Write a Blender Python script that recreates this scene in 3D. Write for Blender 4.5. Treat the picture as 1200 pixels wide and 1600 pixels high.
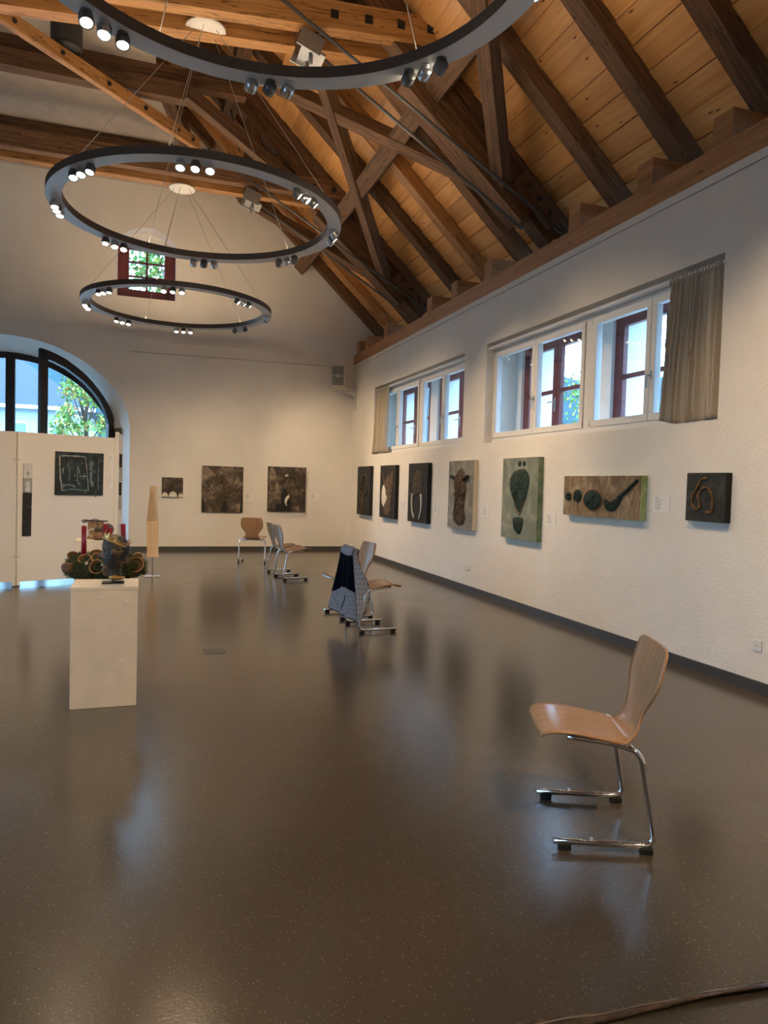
import bpy, bmesh, math, random
from mathutils import Vector, Matrix, Quaternion
random.seed(7)
for o in list(bpy.data.objects): bpy.data.objects.remove(o)
S = bpy.context.scene
COL = S.collection
R = math.radians
def V(*a): return Vector(a)

# ------------------------------------------------------------------ camera
cam_d = bpy.data.cameras.new('camera'); cam = bpy.data.objects.new('camera', cam_d); COL.objects.link(cam)
cam_d.sensor_fit = 'VERTICAL'; cam_d.sensor_height = 24.0; cam_d.lens = 24.0 * 1109 / 1600
cam_d.clip_start = 0.02; cam_d.clip_end = 600
def cam_matrix():
    f = 1109.0; roll = R(0.9)
    y = V((222 - 600) / f, (747 - 800) / f, 1.0).normalized()     # the long axis of the hall, in camera axes
    up = V(math.sin(roll), -math.cos(roll), 0); up = (up - y * up.dot(y)).normalized()
    x = y.cross(up)
    if x.x < 0: x = -x
    r = V(x[0], y[0], up[0]); u = -V(x[1], y[1], up[1]); b = -V(x[2], y[2], up[2])
    m = Matrix((( r[0], u[0], b[0], 0), (r[1], u[1], b[1], 0), (r[2], u[2], b[2], 1.5), (0, 0, 0, 1)))
    return m
cam.matrix_world = cam_matrix()
S.camera = cam

# ------------------------------------------------------------------ world, exposure
W = bpy.data.worlds.new('sky'); S.world = W; W.use_nodes = True
nt = W.node_tree; nt.nodes.clear()
wo = nt.nodes.new('ShaderNodeOutputWorld'); bg = nt.nodes.new('ShaderNodeBackground')
tc = nt.nodes.new('ShaderNodeTexCoord'); sp = nt.nodes.new('ShaderNodeSeparateXYZ'); cr = nt.nodes.new('ShaderNodeValToRGB')
nt.links.new(tc.outputs['Generated'], sp.inputs[0]); nt.links.new(sp.outputs['Z'], cr.inputs[0])
cr.color_ramp.elements[0].position = 0.0; cr.color_ramp.elements[0].color = (0.38, 0.68, 1.0, 1)
cr.color_ramp.elements[1].position = 1.0; cr.color_ramp.elements[1].color = (0.28, 0.58, 1.0, 1)
nt.links.new(cr.outputs[0], bg.inputs['Color']); bg.inputs['Strength'].default_value = 11.5
nt.links.new(bg.outputs[0], wo.inputs[0])
S.view_settings.view_transform = 'Standard'; S.view_settings.look = 'None'
S.view_settings.gamma = 1.0; S.view_settings.use_curve_mapping = False
S.view_settings.exposure = 0.3
UP_S = 32.0             # glow of the unseen strip added on top of each ring
LAMP_W = 225.0          # one spotlight cluster of a ring
WARM = (1.0, 0.71, 0.42)

# ------------------------------------------------------------------ materials
def mat(name):
    m = bpy.data.materials.new(name); m.use_nodes = True
    n = m.node_tree.nodes; l = m.node_tree.links
    return m, n, l, n['Principled BSDF']
def plain(name, col, rough=0.6, metal=0.0, noise=0.0, nscale=20, bump=0.0, bscale=None, spec=None):
    m, n, l, p = mat(name)
    p.inputs['Base Color'].default_value = (*col, 1); p.inputs['Roughness'].default_value = rough; p.inputs['Metallic'].default_value = metal
    if spec is not None: p.inputs['Specular IOR Level'].default_value = spec
    if noise or bump:
        t = n.new('ShaderNodeTexCoord'); nz = n.new('ShaderNodeTexNoise'); nz.inputs['Scale'].default_value = nscale; nz.inputs['Detail'].default_value = 4
        l.new(t.outputs['Object'], nz.inputs['Vector'])
        if noise:
            r = n.new('ShaderNodeValToRGB')
            r.color_ramp.elements[0].position = .3; r.color_ramp.elements[1].position = .7
            r.color_ramp.elements[0].color = (*[c * (1 - noise) for c in col], 1); r.color_ramp.elements[1].color = (*[min(1, c * (1 + noise)) for c in col], 1)
            l.new(nz.outputs['Fac'], r.inputs[0]); l.new(r.outputs[0], p.inputs['Base Color'])
        if bump:
            nb = n.new('ShaderNodeTexNoise'); nb.inputs['Scale'].default_value = bscale or nscale; nb.inputs['Detail'].default_value = 3
            l.new(t.outputs['Object'], nb.inputs['Vector'])
            b = n.new('ShaderNodeBump'); b.inputs['Strength'].default_value = bump; b.inputs['Distance'].default_value = .01
            l.new(nb.outputs['Fac'], b.inputs['Height']); l.new(b.outputs[0], p.inputs['Normal'])
    return m
def emit(name, col, s):
    m = bpy.data.materials.new(name); m.use_nodes = True; n = m.node_tree.nodes; n.clear()
    e = n.new('ShaderNodeEmission'); e.inputs[0].default_value = (*col, 1); e.inputs[1].default_value = s
    o = n.new('ShaderNodeOutputMaterial'); m.node_tree.links.new(e.outputs[0], o.inputs[0]); return m
def wood(name, c0, c1, knot=None, rough=0.6, gs=1.0, var=0.25, bump=0.3, cracks=False):
    # grain runs along U of the UV map (metres); each object gets its own shift and tone
    m, n, l, p = mat(name)
    uv = n.new('ShaderNodeUVMap'); oi = n.new('ShaderNodeObjectInfo')
    mul = n.new('ShaderNodeMath'); mul.operation = 'MULTIPLY'; mul.inputs[1].default_value = 37.0; l.new(oi.outputs['Random'], mul.inputs[0])
    cb = n.new('ShaderNodeCombineXYZ'); l.new(mul.outputs[0], cb.inputs[0]); l.new(mul.outputs[0], cb.inputs[1]); l.new(mul.outputs[0], cb.inputs[2])
    ad = n.new('ShaderNodeVectorMath'); ad.operation = 'ADD'; l.new(uv.outputs[0], ad.inputs[0]); l.new(cb.outputs[0], ad.inputs[1])
    mp = n.new('ShaderNodeMapping'); mp.inputs['Scale'].default_value = (1.6 * gs, 26 * gs, 1); l.new(ad.outputs[0], mp.inputs[0])
    nz = n.new('ShaderNodeTexNoise'); nz.inputs['Scale'].default_value = 1.0; nz.inputs['Detail'].default_value = 6; nz.inputs['Roughness'].default_value = .62; nz.inputs['Distortion'].default_value = .6
    l.new(mp.outputs[0], nz.inputs['Vector'])
    r = n.new('ShaderNodeValToRGB'); r.color_ramp.elements[0].position = .32; r.color_ramp.elements[1].position = .68
    r.color_ramp.elements[0].color = (*c0, 1); r.color_ramp.elements[1].color = (*c1, 1); l.new(nz.outputs['Fac'], r.inputs[0])
    out = r.outputs[0]
    def mult(a, fac_socket, dark):
        mx = n.new('ShaderNodeMix'); mx.data_type = 'RGBA'; mx.blend_type = 'MULTIPLY'; mx.inputs[0].default_value = 1
        l.new(a, mx.inputs[6]); l.new(fac_socket, mx.inputs[7]); return mx.outputs[2]
    # tone per object
    tr = n.new('ShaderNodeValToRGB'); tr.color_ramp.elements[0].color = (1 - var, 1 - var, 1 - var, 1); tr.color_ramp.elements[1].color = (1, 1, 1, 1)
    l.new(oi.outputs['Random'], tr.inputs[0]); out = mult(out, tr.outputs[0], 0)
    if knot:
        k = n.new('ShaderNodeMapping'); k.inputs['Scale'].default_value = (3.2, 9.0, 1); l.new(ad.outputs[0], k.inputs[0])
        vo = n.new('ShaderNodeTexVoronoi'); vo.inputs['Scale'].default_value = 1.0; l.new(k.outputs[0], vo.inputs['Vector'])
        kr = n.new('ShaderNodeValToRGB'); kr.color_ramp.elements[0].position = .05; kr.color_ramp.elements[1].position = .13
        kr.color_ramp.elements[0].color = (*knot, 1); kr.color_ramp.elements[1].color = (1, 1, 1, 1)
        l.new(vo.outputs['Distance'], kr.inputs[0]); out = mult(out, kr.outputs[0], 0)
    if cracks:
        k = n.new('ShaderNodeMapping'); k.inputs['Scale'].default_value = (.5, 9.0, 1); l.new(ad.outputs[0], k.inputs[0])
        n2 = n.new('ShaderNodeTexNoise'); n2.inputs['Scale'].default_value = 1.2; n2.inputs['Detail'].default_value = 3; l.new(k.outputs[0], n2.inputs['Vector'])
        kr = n.new('ShaderNodeValToRGB'); e = kr.color_ramp.elements
        e[0].position = .485; e[0].color = (1, 1, 1, 1); e[1].position = .515; e[1].color = (1, 1, 1, 1)
        x = kr.color_ramp.elements.new(.5); x.color = (.25, .2, .18, 1)
        l.new(n2.outputs['Fac'], kr.inputs[0]); out = mult(out, kr.outputs[0], 0)
    l.new(out, p.inputs['Base Color']); p.inputs['Roughness'].default_value = rough
    if bump:
        b = n.new('ShaderNodeBump'); b.inputs['Strength'].default_value = bump; b.inputs['Distance'].default_value = .008
        l.new(nz.outputs['Fac'], b.inputs['Height']); l.new(b.outputs[0], p.inputs['Normal'])
    return m
def mottled(name, cols, scale=6, detail=8, stretch=(1, 1, 1), rough=.75, bump=.5, bscale=30, dist=.8, lo=.3, hi=.7):
    # painted canvas ground: a ramp of several paints through layered noise
    m, n, l, p = mat(name)
    t = n.new('ShaderNodeTexCoord'); mp = n.new('ShaderNodeMapping'); mp.inputs['Scale'].default_value = stretch; l.new(t.outputs['Object'], mp.inputs[0])
    nz = n.new('ShaderNodeTexNoise'); nz.inputs['Scale'].default_value = scale; nz.inputs['Detail'].default_value = detail; nz.inputs['Roughness'].default_value = .65; nz.inputs['Distortion'].default_value = dist
    l.new(mp.outputs[0], nz.inputs['Vector'])
    r = n.new('ShaderNodeValToRGB'); e = r.color_ramp.elements
    k = len(cols); e[0].position = lo; e[0].color = (*cols[0], 1); e[1].position = hi; e[1].color = (*cols[-1], 1)
    for i in range(1, k - 1):
        x = e.new(lo + (hi - lo) * i / (k - 1)); x.color = (*cols[i], 1)
    l.new(nz.outputs['Fac'], r.inputs[0]); l.new(r.outputs[0], p.inputs['Base Color']); p.inputs['Roughness'].default_value = rough
    nb = n.new('ShaderNodeTexNoise'); nb.inputs['Scale'].default_value = bscale; nb.inputs['Detail'].default_value = 4; l.new(mp.outputs[0], nb.inputs['Vector'])
    b = n.new('ShaderNodeBump'); b.inputs['Strength'].default_value = bump; b.inputs['Distance'].default_value = .01
    l.new(nb.outputs['Fac'], b.inputs['Height']); l.new(b.outputs[0], p.inputs['Normal'])
    return m
def glass(name, tint=(1, 1, 1), refl=.08):
    m = bpy.data.materials.new(name); m.use_nodes = True; n = m.node_tree.nodes; l = m.node_tree.links; n.clear()
    o = n.new('ShaderNodeOutputMaterial'); t = n.new('ShaderNodeBsdfTransparent'); g = n.new('ShaderNodeBsdfGlossy'); mx = n.new('ShaderNodeMixShader')
    fr = n.new('ShaderNodeFresnel'); fr.inputs[0].default_value = 1.45
    ge = n.new('ShaderNodeNewGeometry'); sb = n.new('ShaderNodeMath'); sb.operation = 'SUBTRACT'; sb.inputs[0].default_value = 1; l.new(ge.outputs['Backfacing'], sb.inputs[1])
    ml = n.new('ShaderNodeMath'); ml.operation = 'MULTIPLY'; l.new(fr.outputs[0], ml.inputs[0]); l.new(sb.outputs[0], ml.inputs[1])
    t.inputs[0].default_value = (*tint, 1); g.inputs['Roughness'].default_value = 0.0
    l.new(ml.outputs[0], mx.inputs[0]); l.new(t.outputs[0], mx.inputs[1]); l.new(g.outputs[0], mx.inputs[2]); l.new(mx.outputs[0], o.inputs[0]); return m

M = {}
M['wall'] = plain('wall_plaster', (.80, .76, .69), .85, bump=.55, nscale=3, bscale=42, noise=.03)
M['wallback'] = plain('wall_plaster_smooth', (.78, .75, .70), .85, bump=.18, nscale=1.2, bscale=14, noise=.05)
M['stucco'] = plain('rough_stucco', (.44, .38, .32), .95, bump=1.0, nscale=4, bscale=9, noise=.08)
M['white'] = plain('white_paint', (.80, .79, .77), .45)
M['winwhite'] = plain('window_white', (.78, .77, .74), .4)
M['reveal'] = plain('outer_reveal_white', (.8, .8, .78), .8)
M['panel'] = plain('partition_paint', (.78, .73, .64), .7, noise=.02, nscale=2)
M['plinth'] = plain('plinth_paint', (.66, .58, .46), .6, noise=.05, nscale=9, bump=.25, bscale=22)
M['skirt'] = plain('grey_skirting', (.055, .055, .055), .45)
M['redframe'] = plain('red_brown_paint', (.16, .035, .035), .4)
M['darkframe'] = plain('anthracite_frame', (.022, .022, .025), .35)
M['steel'] = plain('grey_steel', (.16, .165, .17), .45, metal=.7)
M['galv'] = plain('galvanised_steel', (.42, .43, .45), .42, metal=.85, noise=.12, nscale=30)
M['rod'] = plain('painted_rod', (.13, .135, .14), .4, metal=.4)
M['chrome'] = plain('chrome', (.75, .75, .76), .09, metal=1.0)
M['alu'] = plain('brushed_aluminium', (.62, .63, .65), .3, metal=1.0)
M['ring'] = plain('ring_pale_grey', (.60, .57, .54), .5, metal=.1)
M['ringside'] = plain('ring_dark_side', (.095, .085, .078), .45, metal=.2)
M['black'] = plain('black_plastic', (.012, .012, .013), .45)
M['rubber'] = plain('black_rubber', (.01, .01, .01), .7)
M['cable'] = plain('steel_cable', (.5, .5, .5), .4, metal=.8)
M['strip'] = emit('added_light_strip', WARM, UP_S)
M['lens'] = emit('lamp_lens', (1.0, .86, .62), 14)
M['oldwood'] = wood('old_timber', (.09, .045, .021), (.26, .135, .064), knot=(.3, .25, .2), rough=.7, gs=.8, var=.4, cracks=True)
M['darkwood'] = wood('dark_timber', (.06, .028, .013), (.19, .092, .040), knot=(.3, .25, .2), rough=.7, gs=.8, var=.3, cracks=True)
M['newwood'] = wood('honey_timber', (.36, .16, .05), (.56, .29, .10), knot=(.35, .22, .15), rough=.5, gs=.9, var=.2, cracks=True)
M['plate'] = wood('wall_plate_timber', (.32, .145, .055), (.54, .27, .11), knot=(.4, .3, .2), rough=.55, gs=.8, var=.15)
M['board'] = wood('pine_board', (.74, .35, .11), (.95, .53, .21), knot=(.28, .14, .08), rough=.38, gs=.5, var=.35, bump=.06)
M['beech'] = wood('beech_plywood', (.46, .25, .125), (.57, .335, .18), rough=.2, gs=1.2, var=.1, bump=.03)
M['beechback'] = wood('beech_plywood_back', (.32, .14, .05), (.42, .20, .08), rough=.35, gs=1.2, var=.1, bump=.03)
M['stele'] = wood('pale_ash', (.60, .38, .18), (.74, .54, .31), rough=.6, gs=.9, var=.05, bump=.1)
M['glass'] = glass('window_glass')
M['curtain'] = plain('beige_curtain', (.47, .41, .32), .9, bump=.2, nscale=120)
def floor_mat():
    m, n, l, p = mat('polished_floor')
    t = n.new('ShaderNodeTexCoord')
    nz = n.new('ShaderNodeTexNoise'); nz.inputs['Scale'].default_value = .7; nz.inputs['Detail'].default_value = 5; l.new(t.outputs['Object'], nz.inputs['Vector'])
    r = n.new('ShaderNodeValToRGB'); r.color_ramp.elements[0].position = .35; r.color_ramp.elements[1].position = .65
    r.color_ramp.elements[0].color = (.074, .059, .041, 1); r.color_ramp.elements[1].color = (.095, .075, .052, 1); l.new(nz.outputs['Fac'], r.inputs[0])
    vo = n.new('ShaderNodeTexVoronoi'); vo.inputs['Scale'].default_value = 85; l.new(t.outputs['Object'], vo.inputs['Vector'])
    kr = n.new('ShaderNodeValToRGB'); kr.color_ramp.elements[0].position = .09; kr.color_ramp.elements[1].position = .2
    kr.color_ramp.elements[0].color = (1, 1, 1, 1); kr.color_ramp.elements[1].color = (0, 0, 0, 1); l.new(vo.outputs['Distance'], kr.inputs[0])
    vc = n.new('ShaderNodeSeparateColor'); l.new(vo.outputs['Color'], vc.inputs[0])
    gt = n.new('ShaderNodeMath'); gt.operation = 'GREATER_THAN'; gt.inputs[1].default_value = .58; l.new(vc.outputs[0], gt.inputs[0])
    mu = n.new('ShaderNodeMath'); mu.operation = 'MULTIPLY'; l.new(gt.outputs[0], mu.inputs[0]); l.new(kr.outputs[0], mu.inputs[1])
    mx = n.new('ShaderNodeMix'); mx.data_type = 'RGBA'; l.new(mu.outputs[0], mx.inputs[0]); l.new(r.outputs[0], mx.inputs[6]); mx.inputs[7].default_value = (.33, .28, .20, 1)
    l.new(mx.outputs[2], p.inputs['Base Color'])
    rr = n.new('ShaderNodeValToRGB'); rr.color_ramp.elements[0].color = (.13, .13, .13, 1); rr.color_ramp.elements[1].color = (.22, .22, .22, 1)
    n4 = n.new('ShaderNodeTexNoise'); n4.inputs['Scale'].default_value = 1.6; n4.inputs['Detail'].default_value = 6; l.new(t.outputs['Object'], n4.inputs['Vector']); l.new(n4.outputs['Fac'], rr.inputs[0])
    l.new(rr.outputs[0], p.inputs['Roughness']); p.inputs['Specular IOR Level'].default_value = .62
    b = n.new('ShaderNodeBump'); b.inputs['Strength'].default_value = .06; b.inputs['Distance'].default_value = .01
    nb = n.new('ShaderNodeTexNoise'); nb.inputs['Scale'].default_value = 90; l.new(t.outputs['Object'], nb.inputs['Vector']); l.new(nb.outputs['Fac'], b.inputs['Height']); l.new(b.outputs[0], p.inputs['Normal'])
    return m
M['floor'] = floor_mat()

# ------------------------------------------------------------------ mesh builder
ORG = {}
class B:
    def __init__(s): s.v = []; s.f = []; s.uv = []; s.sm = []
    def face(s, idx, uvs=None, smooth=False):
        s.f.append(tuple(idx)); s.uv.append(uvs or [(s.v[i][0] + s.v[i][2] * .31, s.v[i][1] + s.v[i][2]) for i in idx]); s.sm.append(smooth)
    def beam(s, p0, p1, w, h, up=(0, 0, 1), taper=1.0, shift=0.0):
        p0 = V(*p0); p1 = V(*p1); d = p1 - p0; L = d.length; d = d.normalized(); up = V(*up)
        side = d.cross(up)
        if side.length < 1e-4: side = d.cross(V(1, 0, 0))
        side.normalize(); u = side.cross(d).normalized(); i0 = len(s.v); j = random.random() * 9 + shift
        for k, p in ((1, p0), (taper, p1)):
            for a, b in ((-1, -1), (1, -1), (1, 1), (-1, 1)):
                s.v.append(tuple(p + side * (a * w * .5 * k) + u * (b * h * .5 * k)))
        per = [0, w, w + h, 2 * w + h, 2 * w + 2 * h]
        for a in range(4):
            b = (a + 1) % 4
            s.face((i0 + a, i0 + b, i0 + 4 + b, i0 + 4 + a), [(0, per[a] + j), (0, per[a + 1] + j), (L, per[a + 1] + j), (L, per[a] + j)])
        s.face((i0 + 3, i0 + 2, i0 + 1, i0), [(0, j), (.02, j), (.02, j + w), (0, j + w)]); s.face((i0 + 4, i0 + 5, i0 + 6, i0 + 7), [(0, j), (.02, j), (.02, j + w), (0, j + w)])
        return s
    def box(s, a, b):
        a, b = [min(x, y) for x, y in zip(a, b)], [max(x, y) for x, y in zip(a, b)]
        sz = [b[i] - a[i] for i in range(3)]; ax = sz.index(max(sz)); c = [(a[i] + b[i]) / 2 for i in range(3)]
        p0 = list(c); p1 = list(c); p0[ax] = a[ax]; p1[ax] = b[ax]
        if ax == 2: return s.beam(p0, p1, sz[0], sz[1], up=(0, 1, 0)) if True else s
        if ax == 0: return s.beam(p0, p1, sz[1], sz[2])
        return s.beam(p0, p1, sz[0], sz[2])
    def obox(s, c, ax, ay, az, hx, hy, hz):
        c = V(*c); i0 = len(s.v)
        for k in (-1, 1):
            for a, b in ((-1, -1), (1, -1), (1, 1), (-1, 1)): s.v.append(tuple(c + ax * (a * hx) + ay * (b * hy) + az * (k * hz)))
        for q in ((3, 2, 1, 0), (4, 5, 6, 7), (0, 1, 5, 4), (1, 2, 6, 5), (2, 3, 7, 6), (3, 0, 4, 7)): s.face([i0 + t for t in q])
        return s
    def tube(s, pts, r, n=10, cap=True, closed=False):
        pts = [V(*p) for p in pts]; N = len(pts); rr = r if isinstance(r, (list, tuple)) else [r] * N; i0 = len(s.v); prev = None; Ls = 0
        for i, p in enumerate(pts):
            if closed: t = (pts[(i + 1) % N] - pts[i - 1])
            else: t = (pts[min(i + 1, N - 1)] - pts[max(i - 1, 0)])
            t.normalize()
            if prev is None:
                a = V(0, 0, 1) if abs(t.z) < .9 else V(1, 0, 0); nn = (a - t * a.dot(t)).normalized()
            else: nn = (prev - t * prev.dot(t)).normalized()
            prev = nn; bb = t.cross(nn)
            for k in range(n):
                an = 2 * math.pi * k / n; s.v.append(tuple(p + (nn * math.cos(an) + bb * math.sin(an)) * rr[i]))
        for i in range(N if closed else N - 1):
            for k in range(n):
                a = i0 + i * n + k; b = i0 + i * n + (k + 1) % n; c = i0 + ((i + 1) % N) * n + (k + 1) % n; d = i0 + ((i + 1) % N) * n + k
                s.face((a, b, c, d), [(i * .1, k / n), (i * .1, (k + 1) / n), (i * .1 + .1, (k + 1) / n), (i * .1 + .1, k / n)], True)
        if cap and not closed:
            s.face([i0 + k for k in range(n)][::-1]); s.face([i0 + (N - 1) * n + k for k in range(n)])
        return s
    def cyl(s, p0, p1, r, n=16, r2=None): return s.tube([p0, p1], [r, r if r2 is None else r2], n)
    def lathe(s, prof, c=(0, 0, 0), n=24, ax=None, smooth=True):
        # prof: (radius, height) list about axis ax through c
        ax = V(*(ax or (0, 0, 1))).normalized(); c = V(*c); a = V(1, 0, 0) if abs(ax.x) < .8 else V(0, 1, 0); e1 = (a - ax * a.dot(ax)).normalized(); e2 = ax.cross(e1); i0 = len(s.v)
        for (r, h) in prof:
            for k in range(n):
                an = 2 * math.pi * k / n; s.v.append(tuple(c + ax * h + (e1 * math.cos(an) + e2 * math.sin(an)) * max(r, 1e-5)))
        for i in range(len(prof) - 1):
            for k in range(n):
                s.face((i0 + i * n + k, i0 + i * n + (k + 1) % n, i0 + (i + 1) * n + (k + 1) % n, i0 + (i + 1) * n + k), None, smooth)
        return s
    def grid(s, fn, nu, nv, smooth=True, uvs=(1, 1), wrap=False):
        i0 = len(s.v)
        for j in range(nv + 1):
            for i in range(nu + 1): s.v.append(tuple(fn(i / nu, j / nv)))
        for j in range(nv):
            for i in range(nu):
                a = i0 + j * (nu + 1) + i; q = (a, a + 1, a + nu + 2, a + nu + 1)
                s.face(q, [(x * uvs[0], y * uvs[1]) for x, y in ((i / nu, j / nv), ((i + 1) / nu, j / nv), ((i + 1) / nu, (j + 1) / nv), (i / nu, (j + 1) / nv))], smooth)
        return s
    def prism(s, poly, fr, n0, n1):
        # poly in (u,v); fr maps (u,v,n) to world
        k = len(poly); i0 = len(s.v)
        for nn in (n0, n1):
            for (u, v) in poly: s.v.append(tuple(fr(u, v, nn)))
        s.face([i0 + i for i in range(k)][::-1]); s.face([i0 + k + i for i in range(k)])
        for i in range(k):
            j = (i + 1) % k; s.face((i0 + i, i0 + j, i0 + k + j, i0 + k + i))
        return s
    def mesh(s, name, m):
        me = bpy.data.meshes.new(name); me.from_pydata(s.v, [], s.f); ul = me.uv_layers.new(name='UVMap')
        flat = [c for f in s.uv for q in f for c in q]; ul.data.foreach_set('uv', flat)
        me.polygons.foreach_set('use_smooth', s.sm); me.materials.append(m); me.update(); return me
    def build(s, name, m, parent=None, fix=True, loc=None):
        if parent is not None and parent.name in ORG:
            o = ORG[parent.name]
            if o.length > 0: s.v = [tuple(V(*p) - o) for p in s.v]
        me = s.mesh(name, m)
        if fix:
            bm = bmesh.new(); bm.from_mesh(me); bmesh.ops.recalc_face_normals(bm, faces=bm.faces); bm.to_mesh(me); bm.free()
        ob = bpy.data.objects.new(name, me); COL.objects.link(ob)
        if parent is not None:
            ob.parent = parent; ORG[ob.name] = ORG.get(parent.name, V(0, 0, 0))
        else:
            ORG[ob.name] = V(0, 0, 0)
        if loc is not None: ob.location = loc
        return ob
def tag(o, label=None, cat=None, group=None, kind=None):
    if label: o['label'] = label
    if cat: o['category'] = cat
    if group: o['group'] = group
    if kind: o['kind'] = kind
    return o
def empty(name, loc, label=None, cat=None, group=None, rz=0, local=False):
    o = bpy.data.objects.new(name, None); COL.objects.link(o); o.location = loc; o.rotation_euler = (0, 0, rz); o.empty_display_size = .05
    ORG[o.name] = V(0, 0, 0) if local else V(*loc)
    return tag(o, label, cat, group)
def struct(o): o['kind'] = 'structure'; return o
def bevel(o, w=.004, seg=2):
    md = o.modifiers.new('bevel', 'BEVEL'); md.width = w; md.segments = seg; md.limit_method = 'ANGLE'; md.angle_limit = R(40); return o
def copy_tree(o, parent=None):
    c = o.copy(); COL.objects.link(c)
    if parent is not None: c.parent = parent
    for ch in [x for x in bpy.data.objects if x.parent == o]: copy_tree(ch, c)
    return c
def lerp(a, b, t): return a + (b - a) * t
def interp(tab, x):
    if x <= tab[0][0]: return tab[0][1]
    for (x0, y0), (x1, y1) in zip(tab, tab[1:]):
        if x <= x1: return lerp(y0, y1, (x - x0) / (x1 - x0))
    return tab[-1][1]

# ------------------------------------------------------------------ the hall
XW, XO, YB, XL, YF = 4.48, 5.55, 15.5, -5.2, -4.2
SL = .937; K0 = 4.81 + SL * 5.03                      # underside of the rafters: z = K0 - SL*x
XR = -.36                                             # ridge line
def zr(x): return K0 - SL * x if x >= XR else K0 - SL * (2 * XR - x)
struct(B().box((XL - .6, YF - .3, -.2), (XO, 16.2, 0)).build('floor', M['floor']))

WY = [(4.68, 8.92), (9.62, 13.90), (-.30, 3.94)]      # three long openings of the right wall
WZ0, WZ1, ZP = 2.12, 3.48, 4.17
def outer_open(y0): return [(y0 + .27, y0 + 2.08), (y0 + 2.42, y0 + 4.07)]
wb = B(); wb.box((XW, YF, 0), (4.95, YB, WZ0)); wb.box((XW, YF, WZ1), (4.95, YB, ZP))
ys = [YF] + [y for w in sorted(WY) for y in w] + [YB]
for i in range(0, len(ys), 2): wb.box((XW, ys[i], WZ0), (4.95, ys[i + 1], WZ1))
wr = struct(wb.build('wall_right', M['wall']))
wo_ = B(); wo_.box((4.95, YF, 0), (XO, 16.15, 2.05)); wo_.box((4.95, YF, 3.50), (XO, 16.15, ZP))
oy = sorted([p for w in WY for p in outer_open(w[0])]); yy = [YF] + [q for p in oy for q in p] + [16.15]
for i in range(0, len(yy), 2): wo_.box((4.95, yy[i], 2.05), (XO, yy[i + 1], 3.50))
wo_.build('outer_wall', M['reveal'], wr)
# left wall with opening added for daylight, front wall (both out of the picture)
lb = B(); lw = [(3, 5)]
yl = [YF] + [q for p in lw for q in p] + [YB + .65]
lb.box((XL - .6, YF, 0), (XL, YB + .65, .9)); lb.box((XL - .6, YF, 3.4), (XL, YB + .65, 4.6))
for i in range(0, len(yl), 2): lb.box((XL - .6, yl[i], .9), (XL, yl[i + 1], 3.4))
struct(lb.build('wall_left', M['wall']))
struct(B().box((XL - .6, YF - .3, 0), (XO, YF, 10)).build('wall_front', M['wall']))

# back wall: strips with the arched doorway and the small gable window left open
ACX, AHW = -2.6, 2.35
ATAB = [(0, 4.20), (.25, 4.19), (.5, 4.16), (.7, 4.12), (.95, 4.05), (1.22, 3.93), (1.45, 3.81), (1.65, 3.67), (1.85, 3.50), (2.05, 3.30), (2.2, 3.09), (2.3, 2.86), (2.345, 2.55), (2.35, 2.2)]
def arch(x, k=1.0):
    d = abs(x - ACX) / k
    if d >= AHW: return None
    return interp(ATAB, d)
GX0, GX1, GZ0 = -.54, .60, 5.18
def gtop(x): return 6.30 + .30 * (1 - ((x - .03) / .57) ** 2)
xs = sorted(set([XL, XO] + [ACX + s * t for t, _ in ATAB for s in (-1, 1)] + [GX0, GX1] + [GX0 + i * .114 for i in range(1, 10)] + [XR, 1.0, 2.0, 3.0, 4.0, 5.0]))
bb = B(); fxz = lambda u, v, n: (u, n, v)
for x0, x1 in zip(xs, xs[1:]):
    mid = (x0 + x1) / 2; e = 1e-4
    def a_(x): 
        d = min(abs(x - ACX), AHW); return interp(ATAB, d)
    lo = (0, 0)
    if abs(mid - ACX) < AHW: lo = (a_(x0), a_(x1))
    top = (zr(x0) + .12, zr(x1) + .12)
    segs = [(lo, top)]
    if GX0 < mid < GX1: segs = [(lo, (GZ0, GZ0)), ((gtop(x0), gtop(x1)), top)]
    for (l0, l1), (t0, t1) in segs: bb.prism([(x0, l0), (x1, l1), (x1, t1), (x0, t0)], fxz, YB, YB + .65)
struct(bb.build('wall_back', M['wallback']))

# skirting
struct(B().box((XW - .02, YF, 0), (XW, YB, .085)).build('baseboard_right', M['skirt']))
struct(B().box((-.24, YB - .02, 0), (XW - .02, YB, .085)).build('baseboard_back', M['skirt']))

# roof: boards, rafters, plate, plaster ceiling
nrm = V(SL, 0, 1).normalized(); dwn = V(1, 0, -SL).normalized()   # away from the hall / down the slope (right side)
ceil = struct(B().box((-4.0, 9.0, 7.46), (.10, 11.2, 7.58)).build('ceiling', M['stucco']))
B().box((-4.0, 11.2, 7.46), (.44, YB, 7.58)).build('plaster_field', M['stucco'], ceil)
B().box((-4.0, 4.5, 7.46), (.10, 9.0, 7.58)).build('plaster_field', M['stucco'], ceil)
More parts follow.
